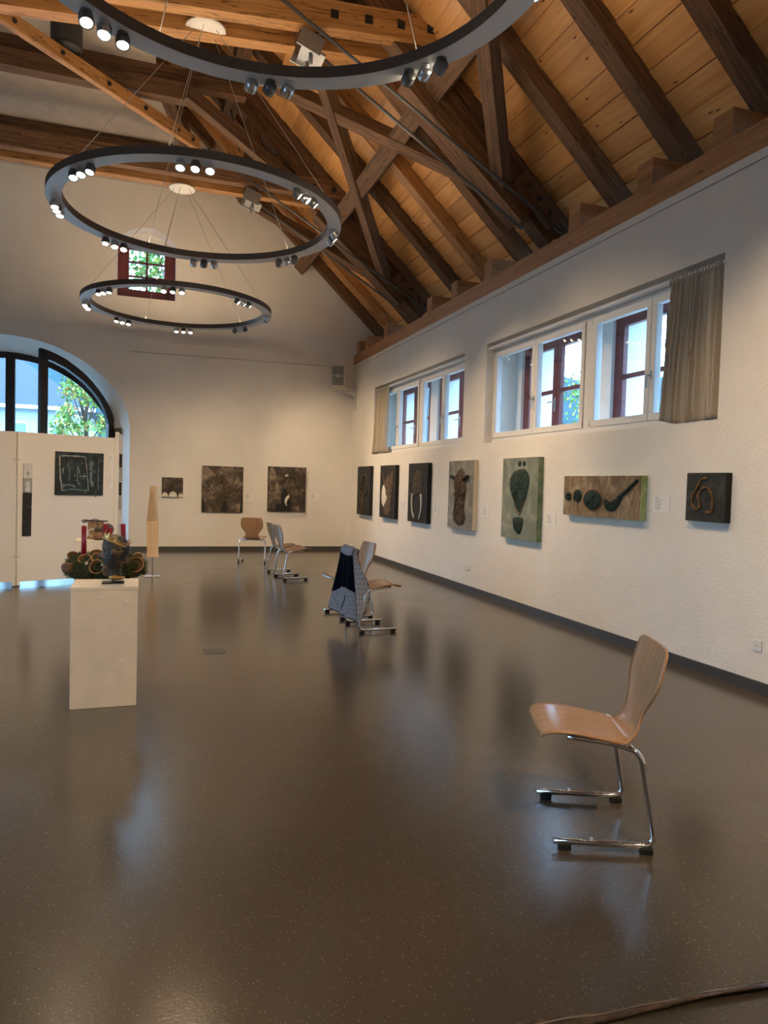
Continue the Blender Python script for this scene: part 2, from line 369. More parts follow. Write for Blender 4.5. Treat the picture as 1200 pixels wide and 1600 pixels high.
# closed roof skin above the boards (both slopes)
def slope_slab(x0, x1, y0, y1, off, th):
    b = B(); i = 0; pts = []
    for o in (off, off + th):
        for (x, y) in ((x0, y0), (x1, y0), (x1, y1), (x0, y1)):
            z = zr(x) + o * 1.37; b.v.append((x, y, z))
    for q in ((0, 1, 2, 3), (4, 5, 6, 7), (0, 1, 5, 4), (1, 2, 6, 5), (2, 3, 7, 6), (3, 0, 4, 7)): b.face(q)
    return b
slope_slab(XR, 5.75, YF - .3, 16.2, .235, .06).build('roof_skin', M['darkwood'], ceil)
slope_slab(XR, -6.4, YF - .3, 16.2, .20, .06).build('roof_skin', M['darkwood'], ceil)
RY = [1.6, 2.7, 3.75, 4.88, 5.9, 6.98, 8.12, 9.15, 10.25, 11.25, 12.5, 13.55, 14.6, 15.38]
rmat = {10.25: 'newwood', 14.6: 'newwood', 11.25: 'oldwood'}
pr = V(XR, 0, zr(XR))
for i, y in enumerate(RY):
    b = B(); top = V(XR, y, zr(XR)) + nrm * .09; bot = V(5.28, y, zr(5.28)) + nrm * .09
    N = 7; last = None
    for k in range(N):                                   # hewn: each length a little off line
        a = top.lerp(bot, k / N); c = top.lerp(bot, (k + 1) / N)
        j0 = last or V(0, 0, 0); j1 = V(0, random.uniform(-.012, .012), random.uniform(-.006, .006)); last = j1
        b.beam(a + j0, c + j1 + dwn * .004, .20, .19, up=nrm, shift=i)
    b.build('rafter', M[rmat.get(y, 'darkwood' if i % 3 == 0 else 'oldwood')], ceil)
# sarking boards, one object each, lapped like weatherboard
edges = [1.0] + [(a + b) / 2 if False else b for a, b in zip(RY, RY[1:])] + [YB]
bays = [(RY[i], RY[i + 1]) for i in range(2, len(RY) - 1)] + [(RY[-1], YB)]
BW = .272; slope_len = (V(5.6, 0, zr(5.6)) - pr).length; nb = int(slope_len / BW)
tilt = -.085
for (y0, y1) in bays:
    me = None
    for k in range(nb):
        c = pr + dwn * (BW * (k + .5)); c = c + nrm * (.197)
        if me is None:
            b = B(); b.beam((0, y0 - y1, 0), (0, 0, 0), BW - .007, .022, up=nrm + dwn * tilt); 
            me = b.mesh('plank', M['board'])
            ob = bpy.data.objects.new('plank', me)
        else: ob = bpy.data.objects.new('plank', me)
        COL.objects.link(ob); ob.parent = ceil; ob.location = (c.x, y1, c.z + random.uniform(-.003, .003))
# wall plate with stub beams
pl = struct(B().beam((4.60, YF, 4.28), (4.60, YB, 4.28), .24, .22).build('trim_1', M['plate']))
for y in [2.65, 3.75, 4.83, 5.80, 6.98, 9.08, 10.22, 11.22, 13.50, 14.72, 15.35]:
    B().beam((4.54, y, 4.55), (5.45, y, 4.55), .22, .26).build('stub_beam', M['plate'], pl)
    B().beam((5.06, y + .12, 4.60), (5.06, y + .98, 4.60), .03, .20).build('filler_board', M['board'], pl)
for k in range(4): pass
struct(B().box((4.72, YF, ZP), (XO, 16.15, ZP + .06)).build('trim_2', M['darkwood']))
struct(B().tube([(XW - .012, YF + .1, 4.085), (XW - .012, YB - .05, 4.085)], .0035, 6).build('trim_3', M['steel']))

# ------------------------------------------------------------------ trusses
def truss(T, cz0, cs, label, wood1):
    """T: place along the hall; collar underside z = cz0 + cs*x"""
    t = empty('roof_truss', (0, T, 4.4), label, 'truss', 'timber roof trusses across the hall')
    cz = lambda x: cz0 + cs * x
    xj = (K0 - cz(3) - .1) / SL
    # clasping pair of collars
    for dy, m in ((-.10, wood1), (.34, 'newwood')):
        B().beam((-4.2, T + dy, cz(-4.2) + .15), (xj + .25, T + dy, cz(xj + .25) + .15), .17, .30).build('collar_beam', M[m], t)
    B().beam((-4.2, T + .12, cz(-4.2) + .33), (xj - .25, T + .12, cz(xj) + .31), .20, .22).build('collar_beam', M['darkwood'], t)
    # principal: upper timber under the rafters and lower strut
    up0 = V(5.02, T, zr(5.02) - .02) - nrm * .13; up1 = V(1.2, T, zr(1.2)) - nrm * .13
    B().beam(up0, up1, .24, .24, up=nrm).build('principal_rafter', M['darkwood'], t)
    lo0 = V(4.76, T - .06, zr(4.76) + .13) - nrm * .38; lo1 = V(3.15, T - .06, zr(3.15)) - nrm * .38
    B().beam(lo0, lo1, .20, .24, up=nrm).build('principal_strut', M['oldwood'], t)
    B().beam(lo0 + V(0, .19, 0), lo1 + V(0, .19, 0), .14, .20, up=nrm).build('principal_strut', M['darkwood'], t)
    # bolted cleat beside the foot
    c0 = V(4.92, T - .22, zr(4.92)) - nrm * .10; c1 = V(4.40, T - .22, zr(4.40)) - nrm * .10
    cl = B().beam(c0, c1, .10, .22, up=nrm).build('bolted_cleat', M['darkwood'], t)
    for k in (.2, .5, .8):
        p = c0.lerp(c1, k); B().cyl(p + V(0, -.05, 0), p + V(0, -.075, 0), .035, 8).build('bolt', M['black'], cl)
    # bolts with square washers on the collar
    for x in (1.96, 2.36, 2.75, 3.12):
        p = V(x, T - .19, cz(x) + .15)
        w = B().obox(p, V(1, 0, 0), V(0, 1, 0), V(0, 0, 1), .045, .008, .045); w.cyl(p + V(0, -.005, 0), p + V(0, -.03, 0), .018, 6); w.build('bolt', M['black'], t)
    # hanging post with steel shoe, and the two short braces
    px = 1.70
    B().beam((px, T + .05, cz(px) - .16), (px, T + .05, 8.0), .22, .24, up=(0, 1, 0)).build('hanging_post', M['darkwood'], t)
    B().beam((px - .12, T - .12, cz(px) + .28), (px - .95, T - .12, cz(px) + 1.15), .10, .18).build('brace', M['newwood'], t)
    B().beam((px + .1, T + .05, cz(px) + .3), (px + .95, T + .05, cz(px) + 1.0), .14, .16).build('brace', M['oldwood'], t)
    sh = B(); bz = cz(px) - .17
    ax = V(.94, .0, -.34); az = V(.34, 0, .94); ay = V(0, 1, 0)
    sh.obox((px + .04, T - .02, bz - .09), ax, ay, az, .14, .17, .012); sh.obox((px + .0, T - .20, bz - .02), ax, ay, az, .14, .010, .10); sh.obox((px + .0, T + .16, bz - .02), ax, ay, az, .14, .010, .10)
    s1 = sh.build('steel_shoe', M['galv'], t)
    for dy in (-.10, .08): B().cyl(V(px + .02, T + dy, bz - .05), V(px + .02, T + dy, bz - .20), .022, 8).build('nut', M['steel'], s1)
    b2 = B(); q = (.95, T - .22, cz(.95) + .34); b2.obox(q, V(1, 0, 0), ay, V(0, 0, 1), .10, .012, .12); b2.obox((q[0], q[1] + .02, q[2] - .1), V(1, 0, 0), ay, V(0, 0, 1), .10, .07, .012); b2.build('steel_plate', M['galv'], t)
    # steel tie rods from the shoes down to the foot
    B().tube([(1.76, T - .10, bz - .06), (4.36, T - .29, 4.68 if cs else 4.72)], .019, 8).build('tie_rod', M['rod'], t)
    B().tube([(.95, T - .22, cz(.95) + .46), (4.98, T - .30, 4.68)], .019, 8).build('tie_rod', M['rod'], t)
    B().tube([(1.30, T + .2, cz(1.3) + 1.6), (1.66, T - .05, cz(1.6) - .1)], .016, 8).build('tie_rod', M['rod'], t)
    # two braces in the roof slope, rising to either side of the foot
    off = nrm * .28
    def rp(x, y, o=.28): return V(x, y, zr(x)) - nrm * o
    B().beam(rp(4.34, T - .12), rp(2.45, T - 2.85), .19, .17, up=nrm).build('wind_brace', M['oldwood'], t)
    B().beam(rp(4.28, T + .12, .26), rp(2.02, T + 2.75, .26), .19, .17, up=nrm).build('wind_brace', M['oldwood'], t)
    return t
truss(3.70, 6.55, .03, 'heavy timber roof truss nearest the viewer, mostly above the nearest ring', 'oldwood')
truss(8.12, 6.43, .083, 'timber roof truss in front of which the middle ring light hangs', 'newwood')
truss(12.55, 6.52, .0, 'far timber roof truss just before the gable wall, over the far ring', 'oldwood')
# mid purlin along the slope, plaster bearers and trimmers: part of the roof
B().beam((3.22, 6.2, 6.19), (3.22, 15.5, 6.19), .24, .20, up=nrm).build('purlin', M['oldwood'], ceil)
B().beam((-4.2, 11.05, 7.13), (.62, 11.05, 7.13), .20, .24).build('ceiling_joist', M['oldwood'], ceil)
B().beam((-4.2, 11.10, 7.36), (1.4, 11.10, 7.36), .18, .22).build('ceiling_joist', M['darkwood'], ceil)
B().beam((-4.2, 13.55, 7.33), (.9, 13.55, 7.33), .16, .24).build('ceiling_joist', M['oldwood'], ceil)
B().beam((-4.2, 8.75, 7.33), (.9, 8.75, 7.33), .16, .24).build('ceiling_joist', M['oldwood'], ceil)
B().beam((.18, 11.2, 7.36), (.78, 13.6, 7.36), .20, .20).build('trimmer_beam', M['darkwood'], ceil)
B().beam((1.35, 4.0, 8.0), (1.35, 15.5, 8.0), .22, .24).build('purlin', M['darkwood'], ceil)
bd = tag(B().beam((-1.86, 9.32, 6.86), (.78, 12.0, 6.86), .09, .17).build('diagonal_brace', M['newwood']), 'long diagonal plank brace with bolts under the plaster ceiling', 'beam')
for k in (.12, .3, .5, .68, .86, .95):
    p = V(-1.86, 9.32, 6.86).lerp(V(.78, 12.0, 6.86), k); q = V(.7, -.7, 0)
    B().cyl(p + q * .045, p + q * .065, .03, 8).build('bolt', M['black'], bd)
B().beam((.52, 10.92, 7.10), (2.55, 12.42, 6.60), .14, .20).build('diagonal_brace', M['oldwood'], ceil)

# ------------------------------------------------------------------ right wall windows (inner white, outer red)
def casement_window(name, y0, y1):
    root = struct(bpy.data.objects.new(name, None)); COL.objects.link(root); root.location = (XW, (y0 + y1) / 2, WZ0); ORG[root.name] = V(*root.location)
    X = XW + .15
    fr = B()
    fr.box((X - .03, y0, WZ0), (X + .05, y1, WZ0 + .07)); fr.box((X - .03, y0, 3.36), (X + .05, y1, WZ1)); fr.box((X - .03, y0, WZ0 + .07), (X + .05, y0 + .06, 3.36)); fr.box((X - .03, y1 - .06, WZ0 + .07), (X + .05, y1, 3.36))
    ym = y0 + 2.00; fr.box((X - .03, ym - .07, WZ0 + .07), (X + .05, ym + .07, 3.36)); bevel(fr.build('window_frame', M['winwhite'], root))
    B().box((X - .13, y0 + .01, 3.405), (X - .06, y1 - .01, 3.43)).build('curtain_rail', M['white'], root)
    for (a, b) in ((y0 + .06, ym - .07), (ym + .07, y1 - .06)):
        m = (a + b) / 2
        for (c, d, hs) in ((a, m, 1), (m, b, 0)):
            s = B(); w = .07; x0 = X - .045; x1 = X + .03
            s.box((x0, c + .003, 2.19), (x1, d - .003, 2.19 + w)); s.box((x0, c + .003, 3.36 - w), (x1, d - .003, 3.36)); s.box((x0, c + .003, 2.19 + w), (x1, c + w, 3.36 - w)); s.box((x0, d - w, 2.19 + w), (x1, d - .003, 3.36 - w))
            so = bevel(s.build('sash', M['winwhite'], root), .006)
            B().box((X - .01, c + w - .01, 2.19 + w - .01), (X - .002, d - w + .01, 3.36 - w + .01)).build('pane', M['glass'], so)
            for z in (2.23, 3.32):
                B().cyl((X - .050, (a if hs else b), z - .03), (X - .050, (a if hs else b), z + .03), .006, 8).build('hinge', M['winwhite'], so)
            if hs:
                h = B(); hy = d - .02; h.tube([(x0, hy, 2.62), (x0 - .04, hy, 2.62), (x0 - .045, hy, 2.605), (x0 - .045, hy, 2.50)], .011, 8); h.box((x0 - .012, hy - .016, 2.59), (x0, hy + .016, 2.66)); h.build('window_handle', M['alu'], so)
    for (a, b) in outer_open(y0):
        XF = 4.99; f = B(); w = .07
        f.box((XF, a, 2.05), (XF + .09, b, 2.05 + w)); f.box((XF, a, 3.50 - w), (XF + .09, b, 3.50)); f.box((XF, a, 2.05 + w), (XF + .09, a + w, 3.50 - w)); f.box((XF, b - w, 2.05 + w), (XF + .09, b, 3.50 - w)); f.build('outer_frame', M['redframe'], root)
        m = (a + b) / 2
        for (c, d) in ((a + w, m), (m, b - w)):
            s = B(); q = .085; x0 = XF - .01; x1 = XF + .055
            s.box((x0, c, 2.12), (x1, d - .004, 2.12 + q)); s.box((x0, c, 3.43 - q * 1.3), (x1, d - .004, 3.43)); s.box((x0, c, 2.12 + q), (x1, c + q, 3.43 - q * 1.3)); s.box((x0, d - q, 2.12 + q), (x1, d - .004, 3.43 - q * 1.3)); s.box((x0 + .01, c + q - .01, 2.74), (x1 - .01, d - q + .01, 2.79))
            so = bevel(s.build('outer_sash', M['redframe'], root), .006)
            B().box((XF + .02, c + q - .01, 2.12 + q), (XF + .025, d - q + .01, 2.745)).build('pane', M['glass'], so); B().box((XF + .02, c + q - .01, 2.785), (XF + .025, d - q + .01, 3.43 - q)).build('pane', M['glass'], so)
        h = B(); h.tube([(XF - .01, m, 2.62), (XF - .055, m, 2.62), (XF - .06, m + .02, 2.62), (XF - .06, m + .10, 2.62)], .01, 8); h.box((XF - .022, m - .02, 2.50), (XF - .01, m + .02, 2.68)); h.build('window_handle', M['alu'], root)
    return root
casement_window('window_1', *WY[0]); casement_window('window_2', *WY[1]); casement_window('window_3', *WY[2])
# curtains
def curtain(y0, y1, label, seed):
    rnd = random.Random(seed); ph = [rnd.uniform(0, 6) for _ in range(4)]; n = 9 if y1 - y0 < .7 else 10
    x0 = XW + .030; zt, zb = 3.44, 2.115
    fl = [rnd.uniform(.6, 1.4) for _ in range(40)]
    def fn(u, v):
        amp = lerp(.012, .040, min(1, v * 2.0)); k = u * n + .35 * math.sin(u * 7 + ph[0]) * (1 + .5 * v)
        w = (abs(math.sin(math.pi * k)) * 2 - 1) * fl[int(abs(k)) % 40] + .25 * math.sin(k * 2 * math.pi * 2.3 + ph[1] + v * 2)
        sw = .10 * v ** 1.6 * max(0, u - .55) * (y1 - y0) / .45 + .012 * math.sin(v * 4 + u * 11 + ph[3]) * v
        y = lerp(y0, y1, u) + sw
        z = lerp(zt, zb + .02 + .035 * math.sin(u * 5 + ph[2]) * u, v)
        return (x0 + amp * w * 1.05 - .02 * v, y, z)
    c = empty('curtain', (x0, (y0 + y1) / 2, zb), label, 'curtain', None)
    o = B().grid(fn, 150, 30).build('curtain_cloth', M['curtain'], c, fix=False); md = o.modifiers.new('thick', 'SOLIDIFY'); md.thickness = .004
    h = B().grid(lambda u, v: (x0 - .006 + .016 * math.sin(u * n * 4 * math.pi), lerp(y0, y1, u), lerp(3.425, 3.375, v)), 120, 2).build('heading_tape', M['curtain'], c, fix=False); md = h.modifiers.new('thick', 'SOLIDIFY'); md.thickness = .008
curtain(4.70, 5.34, 'beige curtain drawn aside at the right end of the nearer wall window', 3)
curtain(13.10, 13.86, 'beige curtain gathered at the far end of the farther wall window', 5)

# ------------------------------------------------------------------ arched doorway in the back wall
w4 = struct(bpy.data.objects.new('window_4', None)); COL.objects.link(w4); w4.location = (ACX, 15.95, 0); ORG[w4.name] = V(ACX, 15.95, 0)
def band(xa, xb, f_out, f_in, y0, y1, n=24):
    b = B()
    for i in range(n):
        x0 = lerp(xa, xb, i / n); x1 = lerp(xa, xb, (i + 1) / n)
        b.prism([(x0, f_in(x0)), (x1, f_in(x1)), (x1, f_out(x1)), (x0, f_out(x0))], fxz, y0, y1)
    return b
KX, KZ = .862, .936                                     # the reveal narrows towards the window
def A(x): return interp(ATAB, min(abs(x - ACX) / KX, AHW)) * KZ
prof = [(t, z) for t, z in ATAB] + [(2.35, 1.1), (2.35, 0.0)]
prof = [(ACX - t, z) for t, z in prof[::-1]] + [(ACX + t, z) for t, z in prof[1:]]
sr = B(); n0 = len(prof)
for (kx, kz, y) in ((1, 1, YB + .001), (KX, KZ, 15.93), (KX, KZ, 16.15)):
    for x, z in prof: sr.v.append((ACX + (x - ACX) * kx, y, z * kz))
for q in range(2):
    for i in range(n0 - 1): sr.face((q * n0 + i, q * n0 + i + 1, (q + 1) * n0 + i + 1, (q + 1) * n0 + i))
sr.build('splayed_reveal', M['wallback'], bpy.data.objects['wall_back'], fix=False)
fout = lambda x: A(x) + .02
fin = lambda x: max(.05, A(x) - .12 - .12 * (abs(x - ACX) / 1.9) ** 6)
fb = band(ACX - 2.0, ACX + 2.0, fout, fin, 15.92, 16.02, 40); fb.box((-.70, 15.92, 0), (-.56, 16.02, 2.7)); fb.box((-4.64, 15.92, 0), (-4.48, 16.02, 2.7))
fb.build('arch_frame', M['darkframe'], w4)
for x, w in ((-2.52, .17), (-3.35, .09), (-4.1, .09)): B().box((x - w / 2, 15.92, 0), (x + w / 2, 16.02, A(x) - .1)).build('mullion', M['darkframe'], w4)
B().box((-4.5, 15.93, .0), (-2.5, 16.0, .10)).build('threshold', M['darkframe'], w4)
gl = B(); gl.prism([(-4.5, .1), (-2.6, .1), (-2.6, 3.8)] + [(x, fin(x) + .03) for x in (-2.9, -3.3, -3.7, -4.1, -4.3, -4.5)], fxz, 15.965, 15.972); gl.build('pane', M['glass'], w4)
# the opened leaf, swung into the hall on its right-hand hinge
hx, hy, aw, op = -.60, 15.90, 1.66, R(41)
dv = V(-math.cos(op), -math.sin(op), 0); nv = V(math.sin(op), -math.cos(op), 0)
fs = lambda u, v, n: V(hx, hy, 0) + dv * u + nv * n + V(0, 0, v)
lt = lambda u: A(hx - .05 - u) - .03
lf = B(); N = 22
for i in range(N):
    u0 = aw * i / N; u1 = aw * (i + 1) / N
    q = lambda u: max(.2, lt(u) - .17 - .35 * math.exp(-(u / .18) ** 2))
    lf.prism([(u0, q(u0)), (u1, q(u1)), (u1, lt(u1)), (u0, lt(u0))], fs, -.04, .045)
lf.prism([(0, .05), (.13, .05), (.13, 2.6), (0, 2.5)], fs, -.04, .045); lf.prism([(aw - .15, .05), (aw, .05), (aw, lt(aw)), (aw - .15, lt(aw) - .1)], fs, -.04, .045); lf.prism([(0, .05), (aw, .05), (aw, .22), (0, .22)], fs, -.04, .045)
leaf = lf.build('opened_leaf', M['darkframe'], w4)
B().prism([(.1, .2)] + [(aw - .1, .2), (aw - .1, lt(aw - .1) - .12)] + [(u, lt(u) - .12) for u in (1.4, 1.1, .8, .6, .45, .3, .2, .1)], fs, -.004, .004).build('pane', M['glass'], leaf)
for z in (2.35, 1.2): B().cyl(fs(-.01, z, .06), fs(-.01, z + .16, .06), .02, 10).build('hinge', M['black'], leaf)
B().box((-.54, 15.70, 2.40), (-.40, 15.78, 2.52)).build('door_closer', M['black'], w4)

# small gable window
w5 = struct(bpy.data.objects.new('window_5', None)); COL.objects.link(w5); w5.location = (.03, 15.9, GZ0); ORG[w5.name] = V(.03, 15.9, GZ0)
g = B(); y0, y1 = 15.88, 15.96
g.box((GX0, y0, GZ0 + .24), (GX0 + .22, y1, 6.24)); g.box((GX1 - .22, y0, GZ0 + .24), (GX1, y1, 6.24)); g.box((GX0, y0, GZ0), (GX1, y1, GZ0 + .24)); g.box((GX0, y0, 6.24), (GX1, y1, 6.36)); g.build('window_frame', M['redframe'], w5)
B().box((GX0, y0 + .01, 6.3), (GX1, y1, 6.62)).build('arch_panel', M['white'], w5)
gm = B(); gm.box((.012, y0 + .01, GZ0 + .2), (.055, y1 - .01, 6.28)); 
for z in (5.68, 5.97): gm.box((GX0 + .2, y0 + .01, z), (GX1 - .2, y1 - .01, z + .035))
gm.build('glazing_bar', M['redframe'], w5)
for xa, xb in ((GX0 + .2, .012), (.055, GX1 - .2)):
    for za, zb in ((GZ0 + .2, 5.68), (5.715, 5.97), (6.005, 6.26)): B().box((xa, 15.915, za), (xb, 15.921, zb)).build('pane', M['glass'], w5)
B().box((GX1 - .16, y0 - .03, 5.30), (GX1 - .13, y0, 5.42)).build('window_handle', M['black'], w5)

# ------------------------------------------------------------------ ring pendant lights
def aim_lamp(name, loc, target, parent, power, ang=70, size=.05):
    ld = bpy.data.lights.new(name, 'SPOT'); ld.energy = power; ld.color = WARM; ld.spot_size = R(ang); ld.spot_blend = .9; ld.shadow_soft_size = size
    lo = bpy.data.objects.new(name, ld); COL.objects.link(lo); lo.parent = parent
    o = ORG[parent.name]; lo.location = V(*loc) - o; d = (V(*target) - V(*loc)).normalized(); lo.rotation_mode = 'QUATERNION'; lo.rotation_quaternion = d.to_track_quat('-Z', 'Y'); return lo
def ring_light(cx, cy, label, zc=6.50, seed=1, a0=-96, aims=None):
    rnd = random.Random(seed); z0 = 4.43; ro, ri = 1.585, 1.425
    t = empty('ring_pendant', (cx, cy, z0), label, 'ceiling lamp', 'ring pendant lamps down the hall')
    rg = B(); rg.lathe([(ri, .002), (ro, .002), (ro, .08), (ri, .08), (ri, .002)], (cx, cy, z0), 128, smooth=False); rg.build('ring', M['ringside'], t); ub = B(); ub.lathe([(ri + .002, 0), (ro - .002, 0), (ro - .002, .004), (ri + .002, .004), (ri + .002, 0)], (cx, cy, z0), 128, smooth=False); tag(ub.build('underside_band', M['ring'], t), 'pale grey underside band')
    up = B(); up.lathe([(1.475, .082), (1.545, .082)], (cx, cy, z0), 96); up.build('added_uplight', M['strip'], t)  # unseen glowing strip, added to throw warm light up at the roof
    can = B(); can.lathe([(0, 0), (.15, 0), (.215, .012), (.22, .02), (.22, .035), (.0, .035)], (cx + .02, cy, zc), 40); can.build('canopy', M['white'], t)
    B().cyl((cx + .02, cy, zc + .03), (cx + .02, cy + .0, zc + .16), .03, 12).build('canopy_stem', M['black'], t)
    for k, a in enumerate((-105, -33, 39, 111, 183)):
        a = R(a); p = V(cx + 1.505 * math.cos(a), cy + 1.505 * math.sin(a), z0 + .08); q = V(cx + .02 + .13 * math.cos(a), cy + .13 * math.sin(a), zc)
        B().tube([q, p + V(0, 0, .05), p], .0042, 5).build('suspension_cable', M['cable'], t); 
    for k in range(8):
        a = R(a0 + 45 * k); mid = V(cx + 1.503 * math.cos(a), cy + 1.503 * math.sin(a), z0)
        deg = (a0 + 45 * k + 360) % 360
        side = deg > 285 or deg < 60                       # these clusters are turned to the pictures on the wall
        if side: tgt = V(4.48, cy + 2.6 * math.sin(a), 1.35)
        else: tgt = mid + V(-.35, -1.9, -4.5)
        aimed = aims and k in aims
        if aimed and k != 5: tgt = V(*aims[k]); side = True
        for j in (-1, 0, 1):
            aa = a + j * .088; p = V(cx + 1.503 * math.cos(aa), cy + 1.503 * math.sin(aa), z0)
            dr = (tgt + V(rnd.uniform(-.5, .5), rnd.uniform(-.5, .5), 0) - p).normalized()
            if not side: dr = (dr + V(rnd.uniform(-.06, .06), rnd.uniform(-.06, .06), 0)).normalized()
            c = p + V(0, 0, -.045) + dr * .012
            s = B(); s.lathe([(0, -.038), (.04, -.038), (.046, -.03), (.046, .034), (.040, .036), (.038, .028)], c, 20, ax=dr)
            s.cyl(p, p + V(0, 0, -.012), .036, 14); s.cyl(p + V(0, 0, -.01), c - dr * .02, .012, 8)
            so = s.build('spotlight', M['alu'] if (k + j) % 2 else M['steel'], t)
            B().lathe([(0, .026), (.0375, .026), (.0375, .022)], c, 18, ax=dr).build('lens', M['lens'], so)
        aim_lamp('spot_lamp', mid + V(0, 0, -.10), V(*aims[k]) if aimed else tgt, t, LAMP_W * (2.0 if aimed else 1.25 if side else .6), 50 if aimed else 78 if side else 64)
    return t
ring_light(.61, 3.84, 'nearest and largest seen ring lamp, cut off by the top of the picture', seed=2, a0=-99, aims={4: (-.9, 10.8, 1.2), 3: (1.6, 15.4, 1.2), 5: (-1.6, 10.6, 1.1)})
ring_light(.58, 8.38, 'middle ring lamp, hanging whole before the second truss', seed=3, aims={3: (2.6, 15.4, 1.2), 4: (.8, 15.4, 1.0)})
ring_light(.56, 12.95, 'farthest and smallest seen ring lamp, in front of the gable wall', seed=4, zc=6.48)

# unseen ring added behind the viewer to light the hall
ring_light(.62, -.95, 'unseen ring lamp added behind the viewer for light', seed=5, aims={4: (-.2, 5.2, .5), 3: (2.0, 3.2, .5), 5: (-1.6, 6.0, .5)})

# ------------------------------------------------------------------ chairs
CH_PROF = [(.272, .440, .172), (.262, .455, .190), (.245, .465, .198), (.21, .471, .202), (.14, .469, .204), (.07, .459, .204), (0, .446, .204), (-.06, .436, .200), (-.10, .434, .180), (-.135, .446, .142), (-.158, .475, .128), (-.172, .515, .116), (-.186, .565, .130), (-.200, .620, .172), (-.213, .680, .204), (-.228, .740, .202), (-.243, .795, .194), (-.250, .822, .184), (-.255, .838, .155)]
def chair_parts(root):
    n = len(CH_PROF) - 1
    def fn(u, v):
        t = v * n; i = min(int(t), n - 1); f = t - i
        p = [V(*CH_PROF[max(0, min(n, i + k))]) for k in (-1, 0, 1, 2)]
        q = .5 * ((2 * p[1]) + (p[2] - p[0]) * f + (2 * p[0] - 5 * p[1] + 4 * p[2] - p[3]) * f * f + (3 * p[1] - p[0] - 3 * p[2] + p[3]) * f ** 3)
        a = u * 2 - 1; dish = .012 * a * a
        seat = v < .45
        return (q.x + (0 if seat else dish * 1.3), a * q.z, q.y + (dish * .6 if seat else 0))
    def part(name, v0, v1, m):
        b = B(); nu, nv = 14, 40
        b.grid(lambda u, v: fn(u, lerp(v0, v1, v)), nu, nv)
        b.uv = [[(lerp(v0, v1, y) * 1.0, x * .4) for x, y in q] for q in b.uv]
        o = b.build(name, m, root, fix=False); md = o.modifiers.new('ply', 'SOLIDIFY'); md.thickness = .011; md.offset = 0
        return o
    sh = part('seat_shell', 0, 1, M['beech'])
    def arc(pts, r=.035, k=5):
        out = [V(*pts[0])]
        for a, b, c in zip(pts, pts[1:], pts[2:]):
            a, b, c = V(*a), V(*b), V(*c); d0 = (a - b).normalized(); d1 = (c - b).normalized()
            rr = min(r, (a - b).length * .45, (c - b).length * .45)
            for i in range(k + 1):
                t = i / k; p0 = b + d0 * rr; p2 = b + d1 * rr; out.append(p0 * (1 - t) ** 2 + b * 2 * t * (1 - t) + p2 * t * t)
        out.append(V(*pts[-1])); return out
    for s in (-1, 1):
        pts = [(.215, .242 * s, .034), (-.20, .242 * s, .034), (-.128, .236 * s, .425), (-.03, .175 * s, .434), (.16, .165 * s, .452)]
        B().tube(arc(pts, .055), .0125, 12).build('cantilever_leg', M['chrome'], root)
        for x in (.17, -.165): bevel(B().box((x - .026, .242 * s - .014, 0), (x + .026, .242 * s + .014, .026)).build('glide', M['rubber'], root), .004)
        B().cyl((.06, .242 * s, .022), (.06, .242 * s, .055), .006, 8).build('link_pin', M['chrome'], root)
    B().tube([(.12, -.17, .448), (.12, .17, .448)], .010, 8).build('cross_bar', M['chrome'], root); B().tube([(-.10, -.20, .424), (-.10, .20, .424)], .010, 8).build('cross_bar', M['chrome'], root)
def chair(x, y, deg, label):
    r = empty('cantilever_chair', (x, y, 0), label, 'chair', 'beech plywood chairs standing about the hall', R(deg), local=True); return r
proto = chair(1.945, 2.66, 157.5, 'beech plywood chair alone in the foreground on the right, facing left'); chair_parts(proto)
def chair_copy(x, y, deg, label):
    c = copy_tree(proto); c.location = (x, y, 0); c.rotation_euler = (0, 0, R(deg)); c['label'] = label; return c
chair_copy(1.98, 13.20, 70, 'plywood chair seen from behind, facing the dark painting on the back wall')
chair_copy(2.20, 11.50, 5, 'farther of two plywood chairs side by side before the back wall, facing right')
chair_copy(2.22, 10.95, 7, 'nearer of two plywood chairs side by side before the back wall, facing right')
chair_copy(2.28, 7.03, 1, 'plywood chair facing the right wall with a quilted jacket over its back')
chair_copy(2.26, 7.76, 186, 'plywood chair behind the jacket chair, facing left, backrest to the wall')

# jacket over the backrest
M['navy'] = plain('navy_knit', (.003, .004, .010), 1.0, spec=.1, bump=.3, nscale=160)
M['quilt'] = plain('grey_quilt', (.37, .36, .40), .8, noise=.05, nscale=60)
M['quilt_light'] = plain('pale_lining_quilt', (.42, .46, .54), .6, noise=.05, nscale=60)
M['piping'] = plain('black_piping', (.006, .007, .012), .7)
def quilt(name, col, nu, nv, diag):
    m, n, l, p = mat(name); uv = n.new('ShaderNodeUVMap'); mp = n.new('ShaderNodeMapping'); mp.inputs['Scale'].default_value = (nu, nv, 1); mp.inputs['Rotation'].default_value = (0, 0, R(diag)); l.new(uv.outputs[0], mp.inputs[0])
    br = n.new('ShaderNodeTexBrick'); br.offset = 0; br.inputs['Scale'].default_value = 1; br.inputs['Brick Width'].default_value = 1; br.inputs['Row Height'].default_value = 1; br.inputs['Mortar Size'].default_value = .06; br.inputs['Mortar Smooth'].default_value = .6
    br.inputs['Color1'].default_value = (*col, 1); br.inputs['Color2'].default_value = (*[c * .92 for c in col], 1); br.inputs['Mortar'].default_value = (*[c * .38 for c in col], 1); l.new(mp.outputs[0], br.inputs['Vector']); l.new(br.outputs['Color'], p.inputs['Base Color']); p.inputs['Roughness'].default_value = .8; return m
M['quilt'] = quilt('grey_quilt', (.40, .385, .41), 9, 7, 20); M['quilt_light'] = quilt('pale_lining_quilt', (.46, .49, .54), 5, 15, 0)
